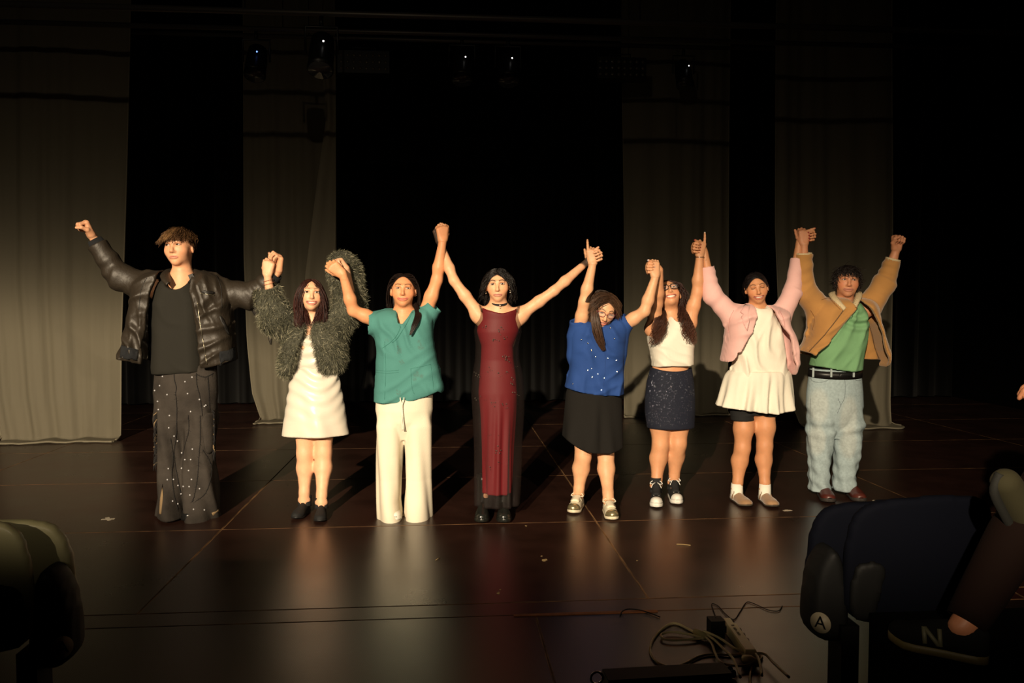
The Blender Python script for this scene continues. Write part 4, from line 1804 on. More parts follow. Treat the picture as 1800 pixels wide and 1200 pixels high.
def sheer_black(name, color, alpha):
    m = mat(name, color, rough=.6, spec=.3, bump=.1, bscale=200)
    nt = m.node_tree
    out = nt.nodes['Material Output']
    src = out.inputs['Surface'].links[0].from_socket
    tr = nt.nodes.new('ShaderNodeBsdfTransparent')
    mx = nt.nodes.new('ShaderNodeMixShader')
    mx.inputs[0].default_value = alpha
    nt.links.new(tr.outputs[0], mx.inputs[1])
    nt.links.new(src, mx.inputs[2])
    nt.links.new(mx.outputs[0], out.inputs['Surface'])
    return m


def person_red():
    p = Person(on_z(868, 908), 'woman in a long dark red dress with black choker and lace gloves', (.68, .42, .28), (.005, .0035, .003))
    Y = p.Y0
    SL, SR = p.P(841, 552), p.P(915, 553)
    p.head(875, 499, .0, .98, yaw=-2, pitch=-2, roll=-2, smile=.25, teeth=0, eyes=.95, neck_to=p.P(876, 547, .012), neck_r=.047, lip=(.50, .20, .15), brow=1.35, jaw=.95)
    HL, HR = p.P(856, 690), p.P(892, 690)
    p.torso(SL, SR, HL, HR, chest=(.092, .058), waist=(.078, .055), hip=(.09, .065), bust=.35)
    EL, WL = p.P(798, 493, .0), on_y(773, 426, Y + .07)
    ER, WR = p.P(974, 511, -.03), on_y(1033, 459, Y + .055)
    p.arm(SL, EL, WL, .84)
    p.arm(SR, ER, WR, .84)
    p.hand(WL, V(-.22, -.05, 1), V(.75, -.65, 0), 1, (50, 65, 40), .95)
    p.hand(WR, V(.88, -.1, .42), V(0, -1, .1), -1, (72, 75, 35), .95)
    for Wq, d in ((WL, nrm(V(-.22, -.05, 1))), (WR, nrm(V(.88, -.1, .42)))):
        p.ops.append(('seg', [Wq - d * .02, Wq + d * .075], .045, .006, (.010, .009, .010), .93))
    FL, FR = p.foot(852, 890, 846, 922), p.foot(884, 890, 886, 922)
    p.leg(HL + V(.03, 0, -.03), p.P(866, 800), FL[2], .72, FL[1])
    p.leg(HR + V(-.03, 0, -.03), p.P(884, 800), FR[2], .72, FR[1])
    p.scalp(lambda x, y, z: np.maximum(z - .058 + (np.abs(x) / .05) * .020, np.where(y < .0, z + .03, -1)))
    p.build_body()
    rng = np.random.default_rng(4)
    parts = []
    roots = p.hair_roots(900, rng, lambda q: q[2] > .058 - abs(q[0]) * .35 if q[1] > .02 else q[2] > -.01)
    dirs = np.stack([np.sign(roots[:, 0]) * 1.0, -np.ones(len(roots)) * .45, -.5 - abs(roots[:, 0]) * 6], 1)
    p.hair_strands(roots, dirs, rng.uniform(.10, .15, len(roots)), 8, .16, rng, rad=.0024, wild=.12, curl=.004, cfreq=1.2, mb=parts, build=False, push=1.06, colvar=.5)
    for q in (-1, 1):
        n = 90
        r2 = np.stack([q * rng.uniform(.066, .082, n), rng.uniform(-.07, -.01, n), rng.uniform(.02, .06, n)], 1)
        p.hair_strands(r2, np.tile([q * .25, .0, -1], (n, 1)), rng.uniform(.12, .17, n), 10, .08, rng, rad=.0022, wild=.15, curl=.012, cfreq=1.0, mb=parts, build=False, push=1.12, colvar=.5)
    p.hair_join(parts)
    # red slip inside, black net outside
    red = mat('red_slip', (.29, .010, .019), rough=.55, spec=.3, bump=.05, bscale=60)
    net = sheer_black('black_net', (.013, .008, .007), .44)
    rows_o = [(541, 846, 909, .062, -.03), (548, 842, 912, .085, -.02), (562, 837, 916, .105), (582, 833, 917, .115), (608, 836, 912, .108), (632, 835, 913, .102), (660, 830, 920, .11), (690, 828, 922, .115), (725, 830, 921, .115), (780, 833, 916, .115), (840, 835, 914, .118), (888, 837, 912, .122)]
    slip = []
    for r in rows_o[:-1]:
        ins = 2 if r[0] < 560 else (5 if r[0] < 600 else (10 if r[0] < 640 else (13 if r[0] < 700 else 14)))
        slip.append((r[0], r[1] + ins, r[2] - ins, r[3] - .012) + tuple(r[4:]))
    slip[-1] = (866, 851, 897, .10)
    f = fold_fn(9, .012, p.P(875, 690)[2], p.P(875, 880)[2], .7, 11, .6)
    neck = [([(846, 530), (909, 530), (908, 543), (895, 547), (881, 551), (862, 546), (847, 541)], -.4, .02)]
    d1 = p.spined('slip_dress', red, [(slip, f)], cuts=neck, h=.0072)
    d2 = p.spined('net_dress', net, [(rows_o, f)], cuts=neck, h=.0072)
    d2['label'] = 'sheer black net overlay of the red dress'
    tr = bvh(d2)
    b = MB()
    rngc = np.random.default_rng(14)
    spots = [(878, 578), (852, 575), (889, 628), (893, 632), (884, 627), (877, 660), (860, 650), (903, 645), (888, 655), (900, 670), (840, 700), (850, 702), (866, 708), (888, 708), (887, 714), (870, 596), (888, 596), (858, 765), (874, 790), (860, 820), (876, 815), (905, 690), (843, 660), (836, 655)]
    for i, (x, y) in enumerate(spots):
        for k in range(6 if i % 3 == 0 else 3):
            l, no = hit(tr, x + rngc.normal() * 3.5, y + rngc.normal() * 3.5)
            if l is not None:
                b.ball(l + no * .002, V(rngc.uniform(.001, .0045), .0010, rngc.uniform(.001, .0045)), (1, 1, 1), 6, 4)
    b.build('beaded_embroidery', mat('beads', (.05, .042, .03), rough=.45, spec=.5, metal=.2), d2, kind='stuff')
    b = MB()
    for i, (x, y) in enumerate(spots[:12] + [(875, 764), (858, 763)]):
        l, no = hit(tr, x + 1, y + 1)
        if l is not None:
            b.ball(l + no * .002, .0019, (1, 1, 1), 6, 4)
    b.build('beads', mat('silver_bead', (.8, .75, .65), rough=.15, metal=1), d2, kind='stuff')
    for q in ((846, 541, 842, 533), (909, 542, 913, 534)):
        v, f_ = tube([p.P(q[0], q[1] + 6, -.085), p.P((q[0] + q[2]) / 2, q[1] - 3, -.058), p.P(q[2], q[3] + 3, .0), p.P(q[2], q[3] + 14, .06)], .006, 6)
        obj('strap', v, f_, net, d2)
    c = p.P(877, 533, -.004)
    p.ring_band('choker', c, V(.0, -.25, 1), .0525, .003, M_LACE, h=.009)
    b = MB()
    b.ball(p.P(879, 537, -.064), .008)
    b.ball(p.P(879, 541, -.062), .005)
    b.build('pendant', M_METAL, p.root)
    for q in (-1, 1):
        b = MB()
        b.ball(p.hp(q * .080, .0, -.045), .004)
        b.ball(p.hp(q * .080, .0, -.058), .0055)
        b.build('earring', M_METAL, p.root)
    ms = mat('black_boot', (.012, .013, .011), rough=.25, spec=.6)
    for q in (FL, FR):
        p.shoe('boot', q[0], q[1], ms, ms, .046, .03, .075, hi=.17)
    return p


PEOPLE.append(person_red)
# ------------------------------------------------------------------ woman in the fur jacket
def person_fur():
    p = Person(on_z(548, 900), 'woman in a shaggy grey-green fur jacket and white satin skirt, smiling', (.72, .46, .32), (.030, .0095, .0065))
    Y = p.Y0
    SL, SR = p.P(518, 582), p.P(588, 580)
    p.head(547, 517, -.02, 1.0, yaw=3, pitch=8, roll=2, smile=.9, teeth=.8, eyes=.95, neck_to=p.P(551, 568, .01), neck_r=.047, lip=(.50, .16, .13), brow=.8, blush=.6)
    HL, HR = p.P(536, 690), p.P(570, 690)
    p.torso(SL, SR, HL, HR, chest=(.10, .075), waist=(.085, .065), hip=(.11, .08), bust=.5)
    EL, WL = p.P(482, 556, -.05), on_y(470, 484, Y - .09)
    ER, WR = p.P(616, 530, -.02), on_y(609, 474, Y - .15)
    p.arm(SL, EL, WL, .92)
    p.arm(SR, ER, WR, .92)
    p.hand(WL, V(.12, 0, 1), V(.1, 1, .0), 1, (50, 65, 40), .93)
    p.hand(WR, V(-.62, -.3, .68), V(-.2, -.7, -.6), -1, (70, 80, 40), .93)
    KL, KR = p.P(536, 797), p.P(569, 795)
    FL, FR = p.foot(546, 893, 518, 915, .25), p.foot(568, 894, 562, 920, .25)
    p.leg(HL, KL, FL[2], .98, FL[1], .8)
    p.leg(HR, KR, FR[2], .98, FR[1], .8)
    p.scalp(lambda x, y, z: np.maximum(z - .076 + (np.abs(x) / .05) ** 1.5 * .030, np.where(y < .015, z + .03, -1)))
    p.build_body()
    rng = np.random.default_rng(5)
    parts = []
    roots = p.hair_roots(1300, rng, lambda q: q[2] > .066 - abs(q[0]) * .4 if q[1] > .02 else q[2] > -.02)
    dirs = np.stack([np.sign(roots[:, 0]) * .8, -np.ones(len(roots)) * .15 + (roots[:, 1] < 0) * -.3, -1.1 - abs(roots[:, 0]) * 8], 1)
    caps = [((-.12, -.02, -.175), (.12, -.02, -.185), .05)]
    L = np.where(roots[:, 1] > -.03, rng.uniform(.30, .37, len(roots)), rng.uniform(.22, .30, len(roots)))
    p.hair_strands(roots, dirs, L, 13, [.22] * 4 + [.4] * 12, rng, rad=.0019, wild=.05, curl=.005, cfreq=1.2, clump=1, mb=parts, build=False, push=1.04, colvar=.4, capsules=caps, tipcol=(.035, .010, .008))
    # front lengths lying over the collar
    for q, cx in ((-1, -.055), (1, .060)):
        n = 200
        r2 = np.stack([q * rng.uniform(.062, .076, n), rng.uniform(.0, .03, n), rng.uniform(-.02, .03, n)], 1)
        p.hair_strands(r2, np.tile([q * .0, .12, -1], (n, 1)), rng.uniform(.14, .23, n), 9, [.05] * 3 + [.08] * 8, rng, rad=.0019, wild=.06, curl=.009, cfreq=1.2, clump=1, mb=parts, build=False, local_grav=(-q * .25, .35, -1), colvar=.4, tipcol=(.035, .010, .008))
    p.hair_join(parts)
    satin = mat('white_satin', (.62, .565, .475), rough=.36, spec=.5, sheen=.2, bump=.25, bscale=9, stretch=(.7, .7, 2.2))
    zt, zb = p.P(550, 650)[2], p.P(550, 765)[2]

    def sk(th, Z, X, Yv):
        r = np.clip((zt - Z) / (zt - zb), 0, 1)
        return .009 * r * np.sin(4 * th + .6) + .007 * np.sin(75 * Z + 7 * np.cos(th) + 2.0 * np.sin(2 * th)) * (1 - r) ** 1.5 + .003 * np.sin(7 * th + 20 * Z) * r
    p.spined('skirt', satin, [([(643, 518, 591, .090), (652, 516, 593, .095), (672, 510, 597, .110), (700, 505, 602, .122), (730, 502, 607, .132), (765, 498, 612, .142)], sk)], cuts=[([(480, 764), (555, 767), (630, 762), (630, 790), (480, 790)], -.4, .4)])
    cr = lambda th, Z, X, Yv: .005 * np.sin(85 * Z + 5 * np.cos(th + .5))
    p.spined('camisole', satin, [([(586, 532, 575, .09), (600, 522, 584, .112), (618, 520, 588, .108), (636, 519, 590, .098), (647, 518, 591, .095)], cr)])
    # fur jacket: hide, then the pile
    hide = mat('fur_backing', (.05, .05, .035), rough=.95)
    sl = [(SL + V(0, 0, -.01), EL + V(0, 0, .0), .088, .098, dict(k=.06, hollow=0)), (EL, p.P(468, 506, -.085), .098, .080, dict(k=.05)),
          (SR + V(.0, 0, -.01), ER + V(0, .03, 0), .085, .100, dict(k=.06, hollow=0)), (ER + V(0, .03, 0), p.P(604, 470, .0), .100, .094, dict(k=.05, hollow=0))]
    j = p.top('fur_jacket', hide, [(524, 570), (508, 585), (495, 615), (490, 645), (494, 660), (512, 663), (530, 662), (560, 664), (590, 656), (606, 646), (609, 620), (606, 590), (602, 570), (578, 562), (545, 562)],
              .145, .13, .09, sl, [([(540, 540), (558, 540), (552, 585), (556, 600), (564, 628), (574, 690), (505, 690), (520, 640), (534, 600), (541, 585)], -.4, -.02)],
              h=.0075, add=lambda F: (F.cone(p.P(520, 560, .06), p.P(585, 560, .06), .05, .05, .05), F.cone(p.P(606, 485, .01), p.P(602, 464, .02), .098, .088, .05)))
    me = j.data
    me.calc_loop_triangles()
    v = np.array([q.co[:] for q in me.vertices])
    pol = np.array([q.vertices[:] for q in me.polygons])
    e1, e2 = v[pol[:, 2]] - v[pol[:, 0]], v[pol[:, 3]] - v[pol[:, 1]]
    nn = np.cross(e1, e2)
    ar = np.linalg.norm(nn, axis=1) * .5
    nn /= ar[:, None] * 2 + 1e-12
    rng = np.random.default_rng(6)
    N = 46000
    idx = rng.choice(len(pol), N, p=ar / ar.sum())
    w = rng.dirichlet((1, 1, 1, 1), N)
    root = (v[pol[idx]] * w[:, :, None]).sum(1)
    no = nn[idx]
    # the pile lies in tufts: direction varies slowly over the coat
    sw = np.stack([np.sin(23 * root[:, 0] + 17 * root[:, 2]), np.sin(19 * root[:, 1] + 29 * root[:, 2] + 1), np.sin(27 * root[:, 0] - 21 * root[:, 2] + 2) * .6 - .55], 1)
    d = no * .55 + sw * .55 + rng.normal(size=(N, 3)) * .38
    d /= np.linalg.norm(d, axis=1)[:, None]
    ln = rng.uniform(.015, .036, N)
    mid = root + d * (ln * .55)[:, None]
    tip = root + d * ln[:, None] + V(0, 0, -.006) + rng.normal(size=(N, 3)) * .004
    sd = np.cross(d, rng.normal(size=(N, 3)))
    sd /= np.linalg.norm(sd, axis=1)[:, None]
    wd = rng.uniform(.0005, .0010, N)[:, None]
    vv = np.stack([root - sd * wd, root + sd * wd, mid + sd * wd * .8, mid - sd * wd * .8, tip, tip + sd * 1e-5], 1).reshape(-1, 3)
    k = np.arange(N)[:, None] * 6
    f = np.concatenate([k + np.array([[0, 1, 2, 3]]), k + np.array([[3, 2, 5, 4]])])
    tone = rng.choice(3, N, p=[.52, .33, .15])
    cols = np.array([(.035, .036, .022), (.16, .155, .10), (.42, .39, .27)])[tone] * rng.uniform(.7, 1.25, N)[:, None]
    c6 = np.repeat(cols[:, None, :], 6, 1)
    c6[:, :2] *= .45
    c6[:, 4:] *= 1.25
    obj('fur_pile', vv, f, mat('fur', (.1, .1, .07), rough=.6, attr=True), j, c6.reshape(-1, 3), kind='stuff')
    # bracelets
    for q in (.03, .052):
        d_ = nrm(EL - WL)
        p.ring_band('bracelet', WL + d_ * q, d_ + V(.15, 0, 0), .029 + q * .12, .0012, mat('bracelet_cord', (.3, .09, .05), rough=.5))
    blk = mat('black_sock', (.010, .010, .010), rough=.8)
    sol = mat('black_rubber', (.012, .012, .012), rough=.5)
    for q in (FL, FR):
        p.shoe('ankle_shoe', q[0], q[1], blk, sol, .040, .012, .066, hi=.035)
    return p


PEOPLE.append(person_fur)
# ------------------------------------------------------------------ tall man in the leather jacket
def person_leather():
    p = Person(on_z(325, 905), 'tall man in an open black leather jacket and studded flared trousers, fist raised', (.66, .39, .255), (.030, .0145, .0065))
    Y = p.Y0
    SL, SR = p.P(266, 505), p.P(374, 508)
    p.head(316, 433, .0, 1.10, yaw=-26, pitch=2, roll=-3, smile=0, teeth=0, eyes=.9, gaze=-1, neck_to=p.P(320, 490, .015), neck_r=.055, lip=(.55, .22, .16), brow=1.2, jaw=1.02, blush=.2, female=False)
    HL, HR = p.P(302, 680), p.P(348, 680)
    p.torso(SL, SR, HL, HR, (.15, .10), (.12, .085), (.13, .09))
    EL, WL = p.P(208, 486, .0), p.P(163, 416, -.04)
    ER, WR = p.P(442, 521, .02), on_y(490, 477, Y - .03)
    p.arm(SL, EL, WL, 1.0)
    p.arm(SR, ER, WR, 1.0)
    p.hand(WL, V(-.35, -.25, .9), V(-.75, -.65, -.1), 1, (82, 95, 50), 1.08, tdir=(.75, .1, .75), tcurl=60)
    p.hand(WR, V(.12, -.1, 1), V(-.85, -.5, -.1), -1, (62, 75, 35), 1.08, nails=(.05, .02, .02))
    FL, FR = p.foot(312, 888, 304, 914, .29), p.foot(338, 888, 332, 919, .29)
    p.leg(HL, p.P(302, 800), FL[2], .95, FL[1])
    p.leg(HR, p.P(350, 800), FR[2], .95, FR[1])
    p.scalp(lambda x, y, z: np.maximum(z - .058, np.where(y < .02, z - .012, -1)))
    p.build_body()
    rng = np.random.default_rng(7)
    parts = []
    # crown falling forward and to the sides in a full fringe
    roots = p.hair_roots(1150, rng, lambda q: q[2] > .050 and q[1] > -.08)
    dirs = np.stack([roots[:, 0] * 14 - .25, .9 + roots[:, 1] * 3, .12 + roots[:, 0] * 0], 1)
    cvar = np.where((roots[:, 0] < -.0) & (roots[:, 1] > .02), 2.2, 1.0)
    L = rng.uniform(.062, .088, len(roots)) + np.clip(-roots[:, 1], 0, .08) * .4
    p.hair_strands(roots, dirs, L, 8, [.03, .06, .07, .10, .14, .18], rng, rad=.0019, wild=.12, curl=.003, mb=parts, build=False, push=1.12, colvar=.45, tang=.6, tipcol=(.095, .048, .021))
    roots = p.hair_roots(420, rng, lambda q: q[2] > .055 and q[1] > .01 and -.055 < q[0] < .020)
    dirs = np.stack([-.2 + roots[:, 0] * 9, np.ones(len(roots)), .25 + roots[:, 0] * 0], 1)
    p.hair_strands(roots, dirs, rng.uniform(.06, .088, len(roots)), 8, [.04, .07, .09, .13, .18], rng, rad=.0018, wild=.10, mb=parts, build=False, push=1.14, colvar=.4, tang=.6, col=(.075, .038, .016), tipcol=(.22, .12, .05))
    # back and sides
    roots = p.hair_roots(500, rng, lambda q: (q[1] < .03 and q[2] > .012 + .5 * max(q[1], 0)) and not (q[2] > .075))
    dirs = np.stack([roots[:, 0] * 8, -.2 + roots[:, 1] * 4, -np.ones(len(roots)) * .7], 1)
    p.hair_strands(roots, dirs, rng.uniform(.022, .04, len(roots)), 5, .16, rng, rad=.0025, wild=.12, mb=parts, build=False, push=1.08, colvar=.4, tipcol=(.06, .03, .013))
    p.hair_join(parts)
    # tank top
    tank = mat('black_jersey', (.014, .013, .010), rough=.85, spec=.2, bump=.05, bscale=150)
    p.top('tank_top', tank, [(288, 486), (274, 505), (268, 540), (270, 600), (266, 672), (300, 674), (340, 674), (368, 668), (364, 600), (364, 540), (358, 505), (344, 486)], .135, .12, .10, (),
          [([(294, 470), (343, 470), (340, 494), (332, 506), (318, 510), (304, 506), (297, 494)], -.4, .04), ([(250, 657), (320, 655), (390, 648), (390, 700), (250, 700)], -.4, .4)], disp=wrinkle(.003, 30, 40, 1))
    # jacket
    lea = mat('black_leather', (.022, .0165, .011), rough=.52, spec=.42, bump=.40, bscale=36, stretch=(1, 1, .6), detail=8)
    knit = mat('black_rib_knit', (.008, .009, .011), rough=.9, wave=(120, 'X', .5), bump=.5)
    d = wsum(wrinkle(.014, 52, 10, .4), wrinkle(.010, 40, -48, 2.0), wrinkle(.007, 95, 32, 3.1))
    cuffL = EL + (WL - EL) * .83
    sl = [(SL + V(.01, 0, -.01), EL, .094, .080, dict(k=.07, hollow=0, ring=.006, freq=55)), (EL, cuffL, .078, .060, dict(k=.05, ring=.006, freq=60, seed=2)),
          (SR + V(-.01, 0, -.01), ER, .092, .082, dict(k=.07, hollow=0, ring=.006, freq=55, seed=1)), (ER, ER + (WR - ER) * .8, .078, .060, dict(k=.05, ring=.005, seed=3))]
    j = p.top('leather_jacket', lea, [(300, 472), (262, 478), (238, 500), (229, 545), (221, 590), (211, 625), (214, 638), (240, 648), (262, 654), (320, 660), (368, 660), (400, 656), (417, 646), (414, 600), (410, 545), (404, 505), (380, 480), (340, 472)], .165, .145, .10, sl,
              [([(284, 455), (352, 455), (347, 490), (345, 505), (352, 545), (361, 600), (367, 680), (258, 680), (266, 610), (272, 560), (278, 515), (290, 486)], -.5, .03),
               ([(200, 626), (212, 629), (238, 632), (256, 637), (310, 645), (366, 645), (392, 640), (413, 632), (430, 628), (430, 700), (200, 700)], -.5, .5), ([(298, 440), (340, 440), (338, 488), (300, 488)], -.5, .1)], shell=.026, disp=d, h=.0072)
    tr = bvh(j)
    zip_ = mat('zip_metal', (.30, .27, .20), rough=.35, metal=.9)
    edge = mat('leather_edge', (.010, .009, .008), rough=.6)
    patch('rib_waistband', knit, tr, [(215, 606), (228, 611), (243, 614), (241, 633), (226, 631), (212, 628)], j, .006, .008, it=0)
    patch('rib_waistband', knit, tr, [(386, 618), (400, 616), (412, 610), (414, 631), (400, 637), (386, 641)], j, .006, .008, it=0)
    seam(tr, [(352, 515), (364, 517), (377, 519)], .0035, zip_, j, 'chest_zip')
    patch('pocket_flap', edge, tr, [(354, 510), (377, 512), (376, 517), (354, 516)], j, .004, .006, 3)
    patch('welt_pocket', edge, tr, [(384, 556), (389, 554), (404, 585), (401, 590)], j, .004, .007, 3)
    seam(tr, [(386, 558), (395, 574), (402, 589)], .0025, zip_, j, 'pocket_zip')
    seam(tr, [(347, 530), (352, 570), (359, 610), (364, 640)], .0028, zip_, j, 'front_zip', .002)
    seam(tr, [(270, 560), (266, 600), (258, 632)], .0028, zip_, j, 'front_zip', .002)
    seam(tr, [(380, 484), (388, 505), (390, 540)], .0018, edge, j, 'armhole_seam')
    seam(tr, [(258, 488), (248, 510), (244, 545)], .0018, edge, j, 'armhole_seam')
    for q in (-1, 1):
        cx = lambda x, y, dy: p.P(320 + q * x, y, dy)
        strip('collar', lea, [cx(10, 473, .10), cx(19, 476, .05), cx(22, 482, -.03), cx(20, 490, -.09), cx(20, 497, -.135)],
              [cx(14, 474, .125), cx(30, 476, .06), cx(38, 482, -.05), cx(36, 492, -.125), cx(27, 502, -.155)], j, .010, bulge=.012)
    # torn strip of lining hanging from the sleeve
    strip('torn_lining', mat('torn_lining', (.016, .013, .010), rough=.8), [p.P(437, 536, .03), p.P(446, 552, .02), p.P(458, 572, .0), p.P(470, 590, -.02), p.P(475, 605, -.02)],
          [p.P(452, 535, .03), p.P(460, 550, .0), p.P(468, 568, .02), p.P(478, 586, -.02), p.P(477, 606, -.02)], j, .004, bulge=.01)
    # microphone clipped to the collar
    m = MB()
    m.box((-.016, -.010, -.024), (.016, .010, .024), M=lambda v: v @ np.array([[.9, 0, .4], [0, 1, 0], [-.4, 0, .9]]) + p.P(338, 488, -.125))
    m.tube([p.P(336, 492, -.135), p.P(332, 497, -.15)], .009, 8)
    m.build('clip_microphone', edge, p.root, smooth=False)
    for c, dd, r in ((cuffL, WL - EL, .050), (ER + (WR - ER) * .8, WR - ER, .050)):
        v, f = tube([c - nrm(dd) * .03, c - nrm(dd) * .01, c + nrm(dd) * .03], V(.056, .052, .044), 24, cap=False)
        o = obj('knit_cuff', v, f, knit, j)
        o.modifiers.new('thick', 'SOLIDIFY').thickness = .008
    # trousers
    den = mat('washed_black_denim', (.030, .025, .021), rough=.85, spec=.2, var=.35, vscale=7, bump=.25, bscale=45)
    z0 = p.P(325, 700)[2]
    fold = lambda ph, a: (lambda th, Z, X, Yv: a * np.sin(4 * th + ph + 7 * Z + 1.3 * np.sin(9 * Z)) * np.clip((1.0 - Z) / .8, 0.1, 1) + .004 * np.sin(9 * th + ph * 2 + 16 * Z))
    t = p.spined('trousers', den, [([(640, 274, 381, .120), (660, 272, 382, .125), (690, 270, 383, .13), (718, 273, 381, .125), (735, 280, 374, .11), (750, 300, 352, .08), (765, 316, 336, .05)], None),
                                   ([(680, 282, 318, .09), (735, 271, 328, .119), (770, 273, 327, .11), (820, 277, 327, .115), (870, 281, 330, .15, -.02), (905, 279, 334, .18, -.03)], fold(.3, .014)),
                                   ([(680, 335, 372, .09), (735, 325, 382, .119), (770, 325, 378, .11), (820, 325, 378, .115), (870, 326, 382, .15, -.02), (911, 325, 386, .18, -.03)], fold(2.0, .014))], k=.015)
    tr = bvh(t)
    raw = [(323, 155), (516, 160), (470, 190), (353, 275), (487, 268), (564, 307), (296, 374), (368, 412), (363, 493), (602, 480), (397, 548), (418, 581), (445, 659), (471, 703), (449, 760), (353, 836), (392, 834), (421, 874), (460, 880), (498, 881), (441, 929), (503, 937), (420, 995), (595, 1035), (526, 1031), (304, 216), (291, 319), (507, 386), (518, 634), (507, 702), (495, 775), (514, 834), (565, 895), (272, 248), (386, 977), (359, 762), (605, 345), (596, 352)]
    pts = hits(tr, [(200 + x / 3.75, 620 + y / 3.75) for x, y in raw], .003)
    gems(p, 'rhinestones', pts, .0052, mat('rhinestone', (.9, .9, .95), rough=.08, spec=1.0, metal=.6), t)
    dk = mat('raw_edge_denim', (.007, .006, .006), rough=.95)
    tan_ = mat('frayed_lining', (.20, .135, .07), rough=.95)
    seam(tr, [(306, 655), (307, 668), (310, 680), (309, 690)], .003, dk, t, 'fly_seam')
    for q in ([(345, 655), (346, 675), (352, 700), (356, 730)], [(365, 660), (367, 690), (368, 720)], [(309, 690), (311, 720), (310, 760), (306, 800), (312, 840), (318, 870)], [(331, 730), (332, 755), (326, 780), (322, 800)],
              [(352, 730), (352, 770), (350, 800), (347, 840), (342, 870), (338, 882)], [(300, 770), (304, 800), (302, 835), (306, 870), (312, 895)], [(356, 790), (368, 810), (372, 830), (362, 865), (345, 880)], [(345, 657), (352, 661), (362, 662), (374, 656)]):
        # ragged raw edges: little loose threads along every slashed line
        base = hits(tr, spline(np.array(q, float), 7), .002)
        if len(base) > 3:
            m = MB()
            m.tube(base, .0022, 5)
            rg = np.random.default_rng(int(q[0][0]))
            for b_ in base:
                for k in range(2):
                    e = V(rg.normal() * .007, -.004, rg.normal() * .008 - .004)
                    m.tube([b_, b_ + e], V(.0007, .0003), 3)
            m.build('raw_edge', dk, t)
    for (x, y0, y1, n) in ((272, 722, 812, 60), (377, 720, 795, 60)):
        m, m2 = MB(), MB()
        rg = np.random.default_rng(x)
        for k in range(n):
            y = y0 + (y1 - y0) * rg.uniform()
            l, no = hit(tr, x + (4 if x < 320 else -4), y)
            if l is None:
                continue
            sgn = -1 if x < 320 else 1
            w = rg.uniform(.004, .022)
            e = l + V(sgn * w, -.008, -rg.uniform(.02, .07))
            (m2 if k % 9 == 0 else m).tube([l, (l + e) / 2 + V(sgn * .006, -.006, .0), e], V(.004, .003, .0008), 5)
        m.build('fringe', dk, t, kind='stuff')
        m2.build('fringe_threads', tan_, t, kind='stuff')
    patch('cargo_pocket', den, tr, [(354, 728), (380, 722), (377, 790), (362, 800), (357, 770)], t, .008, .008)
    patch('flare_godet', tan_, tr, [(280, 903), (282, 876), (286, 850), (287, 870), (284, 903)], t, .003, .003, 3, it=0)
    patch('flare_godet', tan_, tr, [(372, 901), (383, 895), (385, 899), (374, 906)], t, .003, .003, 3, it=0)
    bl = mat('black_boot_leather', (.010, .010, .010), rough=.3, spec=.5)
    for q in (FL, FR):
        p.shoe('boot', q[0], q[1], bl, bl, .05, .03, .075, hi=.06)
    return p


PEOPLE.append(person_leather)
